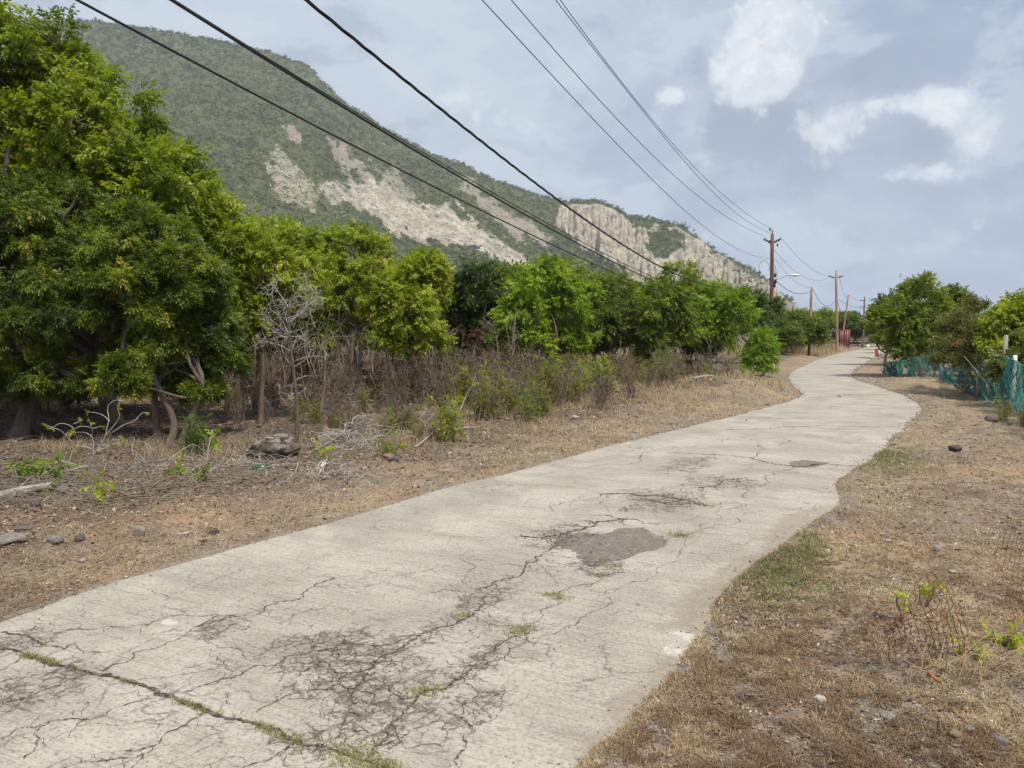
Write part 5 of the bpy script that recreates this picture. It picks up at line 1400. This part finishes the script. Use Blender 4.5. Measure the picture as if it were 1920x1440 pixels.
wire('overhead_wire', 'thin bare wire, second of the four, ending at the left insulator', WP['U2'], .009, WIRE)
wire('overhead_wire', 'thin bare wire, lower of the crossing pair at the pole top', WP['U3'], .009, WIRE)
wire('overhead_wire', 'thin bare wire, upper of the crossing pair at the pole top', WP['U4'], .009, WIRE)


def span(label, a, b_, sag, r, m, name='overhead_wire'):
    a = np.array(a, float); b_ = np.array(b_, float); t = np.linspace(0, 1, 24)[:, None]; P = a * (1 - t) + b_ * t; P[:, 2] -= (4 * t * (1 - t))[:, 0] * sag
    g = Geo(); g.add(*tubes(P, np.full(24, r), 5)); tag(link(name, g.mesh(name, [m], True)), label, 'cable')


P1 = lambda py, dx=0: at(1448 + dx, py, PY); P2 = lambda py, dx=0: at(1522 + dx, py, 62.); P3 = lambda py, dx=0: at(1567.5 + dx, py, 78.); P4 = lambda py, dx=0: at(1591 + dx, py, 92.); P5 = lambda py, dx=0: at(1621 + dx, py, 105.)
span('wire from the lamp pole right insulator to the armed pole beside the container', P1(443, 15), P3(516, 8), 1.0, .011, WIRE)
span('wire from the lamp pole left insulator to the armed pole, crossing behind the shaft', P1(445, -14), P3(517, -8), 1.4, .011, WIRE)
span('fine wire dropping from high on the lamp pole toward the short pole top', P1(486, 6), P2(539), .5, .009, WIRE)
span('black service cable sagging from the lamp pole to the short pole', P1(525, 6), P2(545), .55, .02, CABLE, 'service_cable')
span('black service cable sagging from the short pole to the armed pole', P2(542, 2), P3(562), 1.0, .02, CABLE, 'service_cable')
span('black service cable dipping from the armed pole to the leaning pole', P3(560, 2), P4(590), 1.0, .02, CABLE, 'service_cable')
span('service cable from the armed pole to the farthest pole', P3(560, 2), P5(578), .3, .018, CABLE, 'service_cable')
span('fine wire from the armed pole top to the leaning pole top', P3(516, 6), P4(556), .7, .011, WIRE)
span('fine wire from the leaning pole top to the farthest pole', P4(552), P5(562), .4, .011, WIRE)
span('pale stay wire from low on the lamp pole into the trees', P1(572), at(1400, 576, 46), .1, .012, STEEL, 'stay_wire')
span('second thin cable from the lamp pole arm bracket down into the trees', P1(520, -2), at(1290, 545, 44), 1.3, .014, CABLE, 'service_cable')

# ------------------------------------------------------------------ container
b = gd(1577, 649); CY_ = 91.5; cx0 = at(1582, 640, CY_)[0]; z0 = gz(cx0, CY_); k = CY_ / FPX; cw = .64; ch = 33 * k
t = thing('shipping_container', 'dull red shipping container standing between two poles at the far road end', 'container', (cx0, CY_, z0)); t.rotation_euler = (0, 0, R(-25))
g = Geo(); nseg = 40
xs = []; V = []
g.box((-cw + .06, 0.06, .12), (cw - .06, 5.9, ch - .02))
for i in range(nseg):
    y0_ = .2 + i * 5.6 / nseg
    if i % 2: g.box((cw - .06, y0_, .16), (cw - .02, y0_ + 5.6 / nseg, ch - .12)); g.box((-cw + .02, y0_, .16), (-cw + .06, y0_ + 5.6 / nseg, ch - .12))
link('body', g.mesh('body', [REDC]), t)
g = Geo()
for x in (-cw, cw - .12):
    for y in (0, 5.88): g.box((x, y - .0, .02), (x + .12, y + .12, ch))
for z in (.0, ch - .12):
    g.box((-cw + .12, 0.0, z + .01), (cw - .12, .12, z + .12)); g.box((-cw + .12, 5.88, z + .01), (cw - .12, 6, z + .12))
    for x in (-cw, cw - .12): g.box((x + .005, .12, z + .01), (x + .115, 5.88, z + .12))
link('frame', g.mesh('frame', [REDD]), t)
for sx in (-1, 1):
    g = Geo(); x0_, x1_ = (-cw + .13, -.01) if sx < 0 else (.01, cw - .13); g.box((x0_, -.01, .15), (x1_, .05, ch - .14))
    for z in (.45, .95, 1.45, 1.9):
        if z < ch - .2: g.box((x0_ + .04, -.04, z), (x1_ - .04, -.01, z + .06))
    d_ = link('door', g.mesh('door', [REDC]), t)
    for q in (.3, .75):
        g = Geo(); xx = x0_ + (x1_ - x0_) * q; cyl(g, (xx, -.06, .14), (xx, -.06, ch - .14), .02, .02, 8); link('lock_rod', g.mesh('lock_rod', [STEEL]), d_)

# ------------------------------------------------------------------ orange bin, sign, white block, white marker
Yo = 55.0; p = at(1644, 660, Yo); z0 = gz(p[0], Yo); hO = 19 * Yo / FPX
t = thing('orange_bin', 'slim tapered orange plastic drum at the right road edge', 'drum', (p[0], Yo, z0)); g = Geo(); P = np.array([[0, 0, q] for q in (0.12, .13, .4 * hO, .8 * hO, .95 * hO, hO, hO + .01)])
g.add(*tubes(P, np.array([.001, .10, .12, .15, .16, .14, .001]), 16)); link('drum_body', g.mesh('drum_body', [ORANGE], True), t)
g = Geo(); P = np.array([[0, 0, q] for q in (.86 * hO, .87 * hO, .9 * hO, .905 * hO)]); g.add(*tubes(P, np.array([.155, .172, .172, .155]), 16)); link('rim', g.mesh('rim', [ORANGE], True), t)
g = Geo(); g.box((-.38, -.2, 0), (.2, .25, .12)); link('base', g.mesh('base', [WHITE]), t)
Ys = 51.0; p = at(1654, 665, Ys); z0 = gz(p[0], Ys); k = Ys / FPX
t = thing('sign_board', 'white board sign with faded dark markings beside the orange drum', 'sign', (p[0], Ys, z0)); zt = at(1654, 656, Ys)[2] - z0; zb = at(1654, 677, Ys)[2] - z0; zb = max(zb, .25)
g = Geo(); g.box((-.24, 0, zb), (.24, .03, zt)); link('panel', g.mesh('panel', [WHITE]), t)
g = Geo()
for i in range(4):
    zz = zb + (zt - zb) * (.82 - .17 * i); x = -.15
    while x < .14:
        l = rng.uniform(.03, .09); g.box((x, -.004, zz), (min(x + l, .17), -.001, zz + .05)); x += l + .03
link('lettering', g.mesh('lettering', [simple('faded_ink', (.12, .2, .2), .8)]), t)
for sx in (-1, 1): g = Geo(); g.box((sx * .2 - .02, .031, -.2), (sx * .2 + .02, .07, zt - .05)); link('leg', g.mesh('leg', [WOODG]), t)
p = at(1626.5, 650, 108); g = Geo(); z0 = gz(p[0], 108); g.box((-.22, -.2, 0), (.22, .2, .28)); g.box((-.16, -.15, .28), (.16, .15, .33))
tag(link('stone_block', g.mesh('stone_block', [WHITE]), None, (p[0], 108, z0)), 'small white block on the road at its far end', 'block')
p = at(1616.5, 650, 106); z0 = gz(p[0], 106); g = Geo(); g.box((-.11, -.1, -.1), (.11, .1, .95)); g.box((-.14, -.13, .951), (.14, .13, 1.05))
tag(link('gate_post', g.mesh('gate_post', [WOODG]), None, (p[0], 106, z0)), 'short pale concrete post left of the white block', 'post')

# ------------------------------------------------------------------ turquoise net fence
nb = [(1655, 702), (1690, 712), (1745, 718), (1762, 722), (1800, 735), (1835, 748), (1868, 762), (1898, 776), (1930, 792), (2010, 830), (2150, 900)]
ntp = [(1655, 682), (1690, 678), (1745, 667), (1762, 668), (1768, 694), (1815, 694), (1832, 692), (1850, 678), (1896, 668), (1925, 690), (2010, 700), (2150, 720)]
B2 = np.array([gd(*q) for q in nb]); bpx = np.array([q[0] for q in nb], float)
Lc = np.concatenate([[0], np.cumsum(np.linalg.norm(np.diff(B2, axis=0), axis=1))])
tpx = np.array([q[0] for q in ntp], float); tpy = np.array([q[1] for q in ntp], float)


def netsurf(sv, tv_):
    """sv arc length along the fence, tv_ 0 ground .. 1 top"""
    x = np.interp(sv, Lc, B2[:, 0]); y = np.interp(sv, Lc, B2[:, 1]); pxv = np.interp(sv, Lc, bpx)
    ty = np.interp(pxv, tpx, tpy); el_ = np.array([ray(a, b)[2] / ray(a, b)[1] for a, b in zip(pxv.ravel(), ty.ravel())]).reshape(pxv.shape)
    top = CAMH + el_ * y; top = np.maximum(top, .35) + (fbm(sv * 2.5, sv * 0, o=3, seed=5) - .5) * .12
    dx = np.gradient(B2[:, 0], Lc); dy = np.gradient(B2[:, 1], Lc); nx = np.interp(sv, Lc, dy); ny = -np.interp(sv, Lc, dx); nl_ = np.hypot(nx, ny); nx /= nl_; ny /= nl_
    bul = ((fbm(sv * 1.6 + tv_ * 1.2, tv_ * 1.5, o=3, seed=8) - .5) * .45 + .12 * np.sin(sv * 5 + tv_ * 3)) * np.sin(np.pi * np.clip(tv_, .05, .95)) - .15 * (1 - tv_)
    bul = bul + np.abs(np.sin(sv * 9 + 3 * tv_)) * .05
    return np.stack([x + nx * bul, y + ny * bul, tv_ * top], -1)


t = thing('net_fence', 'sagging turquoise netting fence along the dry verge right of the road', 'fence', (B2[5, 0], B2[5, 1], 0)); off_ = np.array([B2[5, 0], B2[5, 1], 0])
g = Geo(); NS = int(Lc[-1] / .025); npts = 12
for sg in (-1, 1, .35):
    s0_ = rng.uniform(0, Lc[-1], NS if sg != .35 else NS // 3); tq = np.linspace(0, 1, npts)[None]; sl = sg * rng.uniform(.15, .55, len(s0_))[:, None]
    S_ = s0_[:, None] + sl * (tq - .5) + (vn(s0_[:, None] * 3 + tq * 0, tq * 4, seed=3) - .5) * .25
    S_ = S_ + .10 * np.sin(S_ * 4.0 + 1.5 * tq)
    S_ = np.clip(S_, 0, Lc[-1]); P = netsurf(S_, tq * np.ones_like(S_)) + rng.normal(0, .004, (len(s0_), npts, 3)) - off_
    V, F = tubes(P, np.full(P.shape[:2], .0026 if sg != .35 else .0036), 3)
    bunch = fbm(S_ * 3, tq * 2 * np.ones_like(S_), o=2, seed=12)
    g.add(V, F, 0, np.clip(np.repeat((bunch * .9 + rng.normal(0, .15, (len(s0_), 1))).ravel(), 3), 0, 1))
tq = np.linspace(0, Lc[-1], 260)
for hgt_ in (1.0, .97): P = netsurf(tq, np.full(260, hgt_)) - off_; g.add(*tubes(P, np.full(260, .006), 4), 0, .8)
hq = np.linspace(.08, .92, 16)
for q in hq:
    P = netsurf(tq, np.clip(q + (vn(tq * 2, tq * 0 + q * 9, seed=2) - .5) * .08, 0, 1)) - off_; g.add(*tubes(P, np.full(260, .002), 3), 0, .5)
link('net', g.mesh('net', [NETM]), t)
for px, py, hgt2, m_ in ((1898, 775, 1.22, NETP), (1762, 722, 1.15, WOODG), (1658, 702, .8, WOODG), (1832, 748, .8, WOODG), (2010, 832, 1.2, NETP)):
    b = gd(px, py); g = Geo(); cyl(g, (b[0] - off_[0] - .02, b[1] - off_[1], -.1), (b[0] - off_[0] + .01, b[1] - off_[1], gz(*b) + hgt2), .045 if m_ is NETP else .03, .04 if m_ is NETP else .025, 10)
    link('post', g.mesh('post', [m_], True), t)
for (x0_, y0_, x1_, y1_, lb) in ((1790, 672, 1838, 735, 'pale stick leaning in the lowest dip of the net'), (1808, 668, 1872, 752, 'long pale stick slanting across the net left of the painted post'), (1858, 655, 1886, 712, 'grey dead branch resting on the net top beside the painted post')):
    b = gd(x1_, min(y1_ + 6, 770)); Yq = b[1] - .1; P = np.array([at(x0_, y0_, Yq + .3), at((x0_ + x1_) / 2 + 3, (y0_ + y1_) / 2, Yq + .1), at(x1_, y1_, Yq)]); path_thing('leaning_stick', lb, 'stick', P, [.006, .008, .009], TWIG)
b = at(1882, 700, 17.5); g = Geo(); cyl(g, (0, 0, -.1), (.02, 0, at(1882, 628, 17.5)[2] - gz(b[0], 17.5)), .05, .045, 10)
tag(link('wooden_post', g.mesh('wooden_post', [WOODG], True), None, (b[0], 17.5, gz(b[0], 17.5))), 'tall weathered wooden post standing behind the net left of the painted post', 'post')

# ------------------------------------------------------------------ rusty wire mesh remnants
def wiremesh(corners, nu, nv, label, r=.0018, wob=.02, drop=.12):
    C_ = [at(*q) for q in corners]; o0 = np.array([C_[0][0], C_[0][1], 0.0]); C_ = [c_ - o0 for c_ in C_]; g = Geo()

    def S(u, v):
        P = (C_[0] * (1 - u)[..., None] + C_[1] * u[..., None]) * (1 - v)[..., None] + (C_[2] * (1 - u)[..., None] + C_[3] * u[..., None]) * v[..., None]
        P = P.copy(); P[..., 1] += np.sin(u * 3 + v * 4) * .05; P[..., 0] += (vn(u * 3, v * 3, seed=2) - .5) * .05; P[..., 2] += (vn(u * 3, v * 3, seed=6) - .5) * .06; return P
    for fam in (0, 1):
        n_, m_ = (nu, nv) if fam == 0 else (nv, nu)
        for i in range(n_ + 1):
            a_, b__ = 0, m_
            if rng.random() < .35: b__ = int(m_ * rng.uniform(.5, 1))
            if rng.random() < .15: a_ = int(m_ * rng.uniform(0, .25))
            kk_ = np.arange(a_ * 4, b__ * 4 + 1) / 4.0
            if len(kk_) < 5: continue
            zig = .30 * np.abs(((kk_ + i) % 2) - 1) - .15
            p_ = kk_ / m_; q_ = (i + zig) / n_
            P = S(p_ * 0 + q_, p_) if fam == 0 else S(p_, p_ * 0 + q_)
            P = P + rng.normal(0, .0015, P.shape); g.add(*tubes(P, np.full(len(P), r), 4))
    return tag(link('wire_mesh', g.mesh('wire_mesh', [RUST]), None, tuple(o0)), label, 'wire mesh')


wiremesh([(1718, 1288, 3.34), (1835, 1255, 3.5), (1640, 1165, 3.28), (1768, 1050, 3.5)], 13, 16, 'torn curled piece of rusty wire mesh sticking out of the right verge')
wiremesh([(1885, 1150, 4.25), (2010, 1190, 4.05), (1868, 970, 4.4), (2010, 950, 4.2)], 16, 16, 'upright orange-rusty wire mesh remnant at the right picture edge', .0013)

# dry weed stalks at mesh
b = gd(1840, 1300); g = Geo(); n_ = 42; A = np.stack([rng.normal(-.05, .16, n_), rng.normal(0, .08, n_), np.zeros(n_)], -1); B = A + np.stack([rng.normal(.15, .25, n_), rng.normal(0, .12, n_), rng.uniform(.02, .2, n_)], -1)
P = curve_between(A, B, 7, .12, .15); g.add(*tubes(P, np.linspace(.0024, .001, 7)[None].repeat(n_, 0), 3), 0, .7)
tag(link('dry_weed', g.mesh('dry_weed', [STRAW]), None, (b[0], b[1], gz(*b))), 'bent straw-coloured dead weed stalks below the lime-green plant', 'weed')

# ------------------------------------------------------------------ ground litter (uncountable)
def pix_points(n_, x0, x1, y0, y1, pw=1.0):
    px = rng.uniform(x0, x1, n_); py = y0 + (y1 - y0) * rng.random(n_) ** pw
    return gdv(px, py)


def blades(name, X_, Y_, Ln, Wd, tint, m, label, lean=1.2, zoff=0.0):
    n_ = len(X_); z = hgt(X_, Y_) + zoff; an = rng.uniform(0, 6.28, n_); L = Ln * rng.uniform(.4, 1.4, n_); W_ = Wd * rng.uniform(.6, 1.3, n_)
    ln = np.clip(rng.normal(lean, .35, n_), .1, 1.5); d = np.stack([np.cos(an) * np.sin(ln), np.sin(an) * np.sin(ln), np.cos(ln)], -1); sd_ = np.stack([-np.sin(an), np.cos(an), np.zeros(n_)], -1)
    b0 = np.stack([X_, Y_, z], -1); mid = b0 + d * (L * .55)[:, None]; d2 = d.copy(); d2[:, 2] -= rng.uniform(0, .7, n_); a2 = rng.normal(0, .5, n_); d2[:, 0] += a2 * -np.sin(an); d2[:, 1] += a2 * np.cos(an)
    tip = mid + nrm(d2) * (L * .45)[:, None]; tip[:, 2] = np.maximum(tip[:, 2], z + .003); mid[:, 2] = np.maximum(mid[:, 2], z + .004)
    h_ = sd_ * (W_ / 2)[:, None]; V = np.stack([b0 - h_, b0 + h_, mid - h_ * .8, mid + h_ * .8, tip], 1).reshape(-1, 3); k = np.arange(n_)[:, None] * 5
    g = Geo(); g.add(V, k + np.array([[0, 1, 3, 2]]), 0, np.repeat(np.clip(tint, 0, 1), 5)); g.F.append(k + np.array([[2, 3, 4]])); g.m.append(0)
    me = g.mesh(name, [m]); return tag(link(name, me), label, 'ground cover', None, 'stuff')


def clump(X_, Y_, thr=.5, sc_=5., seed=1):
    return fbm(X_ * sc_, Y_ * sc_, o=3, seed=seed) > thr + rng.normal(0, .07, len(X_))


xs1, ys1 = pix_points(520000, 900, 2150, 700, 1600, .9); xs2, ys2 = pix_points(230000, -350, 1550, 740, 1250, 1.0)
XX = np.concatenate([xs1, xs2]); YY = np.concatenate([ys1, ys2]); sdd = road_sd(XX, YY)
lsd = XX < np.interp(YY, LE[:, 1], LE[:, 0])
kp = (sdd > -.055) & (YY > 1.5) & (~lsd | (sdd < 3.6 + rng.normal(0, .8, len(XX)))) & (clump(XX, YY, .45, 8.5) | (lsd & (sdd < 1.3) & clump(XX, YY, .36, 6)))
XX, YY, sdd = XX[kp], YY[kp], sdd[kp]
gr = np.interp(YY, [2, 6, 15, 30], [.028, .042, .07, .11]); gw = np.interp(YY, [2, 6, 15, 30], [.0026, .004, .009, .02])
tn = np.clip(fbm(XX * 2, YY * 2, o=3, seed=21) * 1.1 - .02 + smooth(YY, 4, 11) * .12 + rng.normal(0, .2, len(XX)), 0, .93)
blades('dry_grass', XX, YY, gr, gw, tn, STRAW, 'short scorched straw-brown grass covering both verges', 1.25)
mX, mY = pix_points(150000, 1050, 2100, 960, 1560, .9); kp = (road_sd(mX, mY) > .02) & (mX > np.interp(mY, RE[:, 1], RE[:, 0])) & (fbm(mX * 11, mY * 11, o=3, seed=33) > .56)
mX, mY = mX[kp], mY[kp]
blades('matted_turf', mX, mY, .026, .0026, np.clip(rng.normal(.22, .16, len(mX)), 0, .9), STRAW, 'dark brown matted dead turf in clumps on the near right verge', 1.0, .006)
# green patches
gxs = []; 
for px, py, sx_, sy_, n_ in ((1480, 1065, .22, .5, 5000), (1425, 1100, .2, .3, 3500), (1520, 1025, .12, .35, 1800), (1665, 862, .3, .9, 4000), (1400, 712, .5, 1.2, 2500)):
    c0 = gd(px, py); l = rng.normal(0, sy_, n_); q = rng.normal(0, sx_, n_); gxs.append(np.stack([c0[0] + l * math.sin(R(22)) + q * .9, c0[1] + l * math.cos(R(22)) - q * .35], -1))
gxs = np.concatenate(gxs); s_ok = (road_sd(gxs[:, 0], gxs[:, 1]) > 0) & clump(gxs[:, 0], gxs[:, 1], .42, 6); gxs = gxs[s_ok]
blades('green_grass', gxs[:, 0], gxs[:, 1], np.interp(gxs[:, 1], [2, 8, 20], [.035, .05, .10]), np.interp(gxs[:, 1], [2, 8, 20], [.003, .005, .012]), np.clip(rng.normal(.4, .25, len(gxs)), 0, 1), GRASSG, 'patches of green grass along the right road edge', 1.0)
# grass in cracks
cps = []
for px, py, r_, n_ in ((870, 1153, .035, 160), (980, 1180, .045, 260), (975, 1190, .03, 120), (1035, 1115, .04, 200), (1050, 1122, .04, 140), (1125, 1077, .04, 160), (1275, 1005, .05, 350), (813, 1292, .05, 140), (790, 1298, .04, 200), (1145, 1060, .05, 160), (1370, 900, .15, 300), (1300, 945, .15, 250), (1255, 940, .1, 120)):
    c0 = gd(px, py); cps.append(np.stack([c0[0] + rng.normal(0, r_, n_), c0[1] + rng.normal(0, r_ * .7, n_)], -1))
J = np.array([gd(*q) for q in JOINT]); JL = np.concatenate([[0], np.cumsum(np.linalg.norm(np.diff(J, axis=0), axis=1))]); ppx = np.array([q[0] for q in JOINT], float)
sj = rng.uniform(0, JL[-1], 16000); pj = np.interp(sj, JL, ppx); dens = .02 + .8 * np.exp(-((pj - 620) / 70) ** 2) + .4 * np.exp(-((pj - 360) / 30) ** 2) + .6 * np.exp(-((pj - 60) / 60) ** 2) + .1 * np.exp(-((pj - 240) / 20) ** 2) + .3 * np.exp(-((pj - 500) / 25) ** 2) + .5 * np.exp(-((pj - 720) / 60) ** 2)
kp = rng.random(len(sj)) < dens * (vn(sj * 12, sj * 0, seed=4) > .35); sj = sj[kp]; pj = pj[kp]
wj = .010 + .045 * np.exp(-((pj - 640) / 80) ** 2); cps.append(np.stack([np.interp(sj, JL, J[:, 0]), np.interp(sj, JL, J[:, 1])], -1) + rng.normal(0, 1, (len(sj), 2)) * wj[:, None])
cps = np.concatenate(cps)
o = blades('crack_grass', cps[:, 0], cps[:, 1], .026, .0028, np.clip(rng.normal(.72, .22, len(cps)), 0, 1), GRASSG, 'small weeds and grass sprouting from the road cracks and joint', .9)
co = np.empty(len(o.data.vertices) * 3, np.float32); o.data.vertices.foreach_get('co', co); co = co.reshape(-1, 3); b0z = hgt(cps[:, 0], cps[:, 1]); co[:, 2] += np.repeat(roadz(cps[:, 0], cps[:, 1]) - b0z, 5); o.data.vertices.foreach_set('co', co.ravel())

# fallen leaves
xs1, ys1 = pix_points(70000, -350, 1450, 655, 1180, 1.0); xs2, ys2 = pix_points(14000, 1100, 2100, 760, 1550, .8)
XX = np.concatenate([xs1, xs2]); YY = np.concatenate([ys1, ys2]); sdd = road_sd(XX, YY); lsd = XX < np.interp(YY, LE[:, 1], LE[:, 0])
kp = (sdd > .05) & (YY < 60) & (YY > 1.5) & np.where(lsd, rng.random(len(XX)) < smooth(sdd, .5, 3.2) * .9 + .1, rng.random(len(XX)) < .5); XX, YY = XX[kp], YY[kp]
M = len(XX); LV = np.array([[-.5, 0, .02], [0, .24, .10], [.5, 0, .0], [0, -.24, .06]]); dd_ = rng.normal(0, 1, (M, 3)); dd_[:, 2] *= .25
V, F = inst(LV, np.array([[0, 3, 2, 1]]), np.stack([XX, YY, hgt(XX, YY) + .006], -1), basis(dd_, .3), np.interp(YY, [2, 4, 8, 20, 40], [.017, .028, .055, .11, .2]) * rng.uniform(.6, 1.4, M))
g = Geo(); g.add(V, F, 0, np.repeat(np.clip(rng.normal(.42, .22, M), 0, 1), 4)); tag(link('leaf_litter', g.mesh('leaf_litter', [LITM])), 'brown fallen leaves carpeting the ground under the trees', 'leaf litter', None, 'stuff')

# gravel
bmg = bmesh.new(); bmesh.ops.create_icosphere(bmg, subdivisions=1, radius=.5); IV = np.array([v.co[:] for v in bmg.verts]); IF = np.array([[v.index for v in f.verts] for f in bmg.faces]); bmg.free()
IV = IV * (1 + (np.random.default_rng(2).random(len(IV)) - .5)[:, None] * 1.1)
xs1, ys1 = pix_points(15000, 1100, 2150, 760, 1600, .8); xs2, ys2 = pix_points(13000, -350, 1400, 760, 1200, 1.); e1 = rng.integers(0, NR, 5000); sE = np.where(rng.random(5000) < .6, 1, 0)
E_ = np.where(sE[:, None] == 1, RE[e1], LE[e1]) + rng.normal(0, .07, (5000, 2)); pt = [gd(*q) for q in ((1120, 1050), (1060, 1010), (640, 1230), (960, 1190), (1250, 940), (690, 1290))]
ex = np.concatenate([p + rng.normal(0, .18, (120, 2)) for p in pt])
XX = np.concatenate([xs1, xs2, E_[:, 0], ex[:, 0]]); YY = np.concatenate([ys1, ys2, E_[:, 1], ex[:, 1]]); edge = np.zeros(len(XX), bool); edge[len(xs1) + len(xs2):] = True
sdd = road_sd(XX, YY); kp = ((sdd > 0) | edge) & (YY > 1.5) & (YY < 45); XX, YY, edge, sdd = XX[kp], YY[kp], edge[kp], sdd[kp]; M = len(XX)
zz = np.where(sdd < 0, roadz(XX, YY), hgt(XX, YY)); sz = np.minimum(rng.lognormal(0, .5, M), 2.4) * np.interp(YY, [2, 8, 20], [.0075, .016, .04]) * np.where(edge, .75, 1)
V, F = inst(IV * np.array([1, .8, .6]), IF, np.stack([XX, YY, zz + sz * .15], -1), basis(rng.normal(0, 1, (M, 3)) * np.array([1, 1, .2]), .2), sz)
g = Geo(); g.add(V, F, 0, np.repeat(np.clip(rng.normal(.42, .24, M), 0, 1), len(IV))); tag(link('gravel', g.mesh('gravel', [GRAVEL])), 'loose pebbles and crumbs of stone scattered on the verges', 'gravel', None, 'stuff')

# loose twigs
xs1, ys1 = pix_points(5200, -350, 1300, 690, 960, .9); sdd = road_sd(xs1, ys1); kp = (sdd > 1.6) & (ys1 < 40); xs1, ys1 = xs1[kp], ys1[kp]
xs2, ys2 = pix_points(260, 1150, 2050, 800, 1500, .8); sdd = road_sd(xs2, ys2); kp = (sdd > .1) & (ys2 > 2); xs2, ys2 = xs2[kp], ys2[kp]; n1 = len(xs1)
XX = np.concatenate([xs1, xs2]); YY = np.concatenate([ys1, ys2]); M = len(XX); A = np.stack([XX, YY, hgt(XX, YY) + .01], -1); L = rng.uniform(.15, .7, M); L[n1:] *= .3; an = rng.uniform(0, 6.28, M)
B = A + np.stack([np.cos(an) * L, np.sin(an) * L, rng.uniform(0, .12, M) * L], -1); P = curve_between(A, B, 6, .08, .04); P[..., 2] = np.maximum(P[..., 2], A[:, None, 2] - .005)
V, F = tubes(P, np.linspace(1, .4, 6)[None] * (rng.uniform(.0025, .007, M) * np.where(np.arange(M) < n1, 1, .5))[:, None], 4); g = Geo(); g.add(V, F)
tag(link('fallen_twigs', g.mesh('fallen_twigs', [TWIGF])), 'countless loose grey twigs strewn on the ground', 'twigs', None, 'stuff')

# straw tufts (tall) at the forest edge and on the bank
tx = []
for px, py, sx_, sy_, n_ in ((720, 835, .35, .35, 2600), (290, 850, .9, .5, 3500), (890, 810, 1.0, .5, 2500), (980, 790, 1.2, .6, 2500), (1400, 735, 1.2, 1.0, 3500), (1250, 760, 1.6, 1.0, 3000), (1480, 664, 4, 5, 9000), (1530, 657, 4, 8, 7000), (1100, 775, 1.5, .6, 2000)):
    c0 = gd(px, py); tx.append(np.stack([c0[0] + rng.normal(0, sx_, n_), c0[1] + rng.normal(0, sy_, n_)], -1))
tx = np.concatenate(tx); sdd = road_sd(tx[:, 0], tx[:, 1]); tx = tx[(sdd > .4) & clump(tx[:, 0], tx[:, 1], .47, 2.2, 6)]
blades('tall_dry_grass', tx[:, 0], tx[:, 1], np.interp(tx[:, 1], [8, 20, 60], [.16, .26, .6]), np.interp(tx[:, 1], [8, 20, 60], [.004, .008, .03]), np.clip(rng.normal(.66, .18, len(tx)), 0, .93), STRAW, 'pale standing straw grass in tufts on the slope and bank', .45)

# ------------------------------------------------------------------ labels of the repeats: look, depth, landmark
ZON = [(-9999, 'off past the left edge'), (0, 'behind the big neem'), (150, 'behind the twisted neem'), (330, 'left of the slim tree'), (480, 'by the dead tree'), (600, 'under the bronze-patched tree'), (720, 'near the pointed tree'),
       (840, 'near the very dark tree'), (950, 'near the round centre tree'), (1100, 'near the flat-topped tree'), (1200, 'near the rounded dark tree'), (1290, 'left of the lamp pole'), (1450, 'between lamp pole and short pole'),
       (1525, 'between short pole and container'), (1590, 'beyond the red container'), (1645, 'behind the big rounded tree'), (1760, 'behind the ragged shrub'), (1860, 'by the right edge')]
LOOK = {'tree': ['yellow-green tree', 'mid green tree', 'olive small-leaved tree', 'feathery dark tree'], 'stem': ['single bare stem', 'forked bare stem', 'three-stemmed bare sapling', 'many-stemmed pale sapling'],
        'shrub': ['olive twiggy shrub', 'yellow-green shrub', 'nearly leafless shrub', 'full-leaved shrub']}
ROWS = [(0, 'foremost row'), (12.5, 'front row'), (14.5, 'second row'), (17, 'third row'), (20, 'middle row'), (23.5, 'fifth row'), (27, 'sixth row'), (38, 'deep row'), (55, 'far row'), (85, 'farthest row')]
byk = {}
for o_, px, Y, typ, k in REG:
    z_ = [n_ for a_, n_ in ZON if px >= a_][-1]; r_ = [n_ for a_, n_ in ROWS if Y >= a_][-1]
    byk.setdefault((LOOK[typ][k], z_, r_), []).append((px, o_))
for (lk, z_, r_), lst in byk.items():
    lst.sort(key=lambda q: q[0]); n_ = len(lst)
    W5 = ['leftmost', 'second from left', 'third from left', 'fourth from left', 'fifth from left', 'sixth from left', 'seventh from left', 'eighth from left', 'ninth from left', 'tenth from left', 'eleventh from left'] + [q + ' from left' for q in ('twelfth', 'thirteenth', 'fourteenth', 'fifteenth', 'sixteenth', 'seventeenth', 'eighteenth', 'nineteenth', 'twentieth')] + ['near the right end'] * 40
    for i, (px, o_) in enumerate(lst):
        o_['label'] = lk + ' ' + z_ + ', ' + r_ + ('' if n_ == 1 else ', rightmost' if i == n_ - 1 else ', ' + W5[i])

# ------------------------------------------------------------------ haze
HZ, n = mat('haze'); vol = n.n('ShaderNodeVolumePrincipled'); vol.inputs['Color'].default_value = (.86, .92, 1.0, 1); vol.inputs['Density'].default_value = .00021; vol.inputs['Anisotropy'].default_value = .0
n.n('ShaderNodeOutputMaterial', ins={1: vol.outputs[0]})
g = Geo(); g.box((-2700, -2700, -12), (2700, 2700, 620)); hzo = link('haze', g.mesh('haze', [HZ])); tag(hzo, 'thin pale haze in the air over the whole scene', 'haze', None, 'stuff')
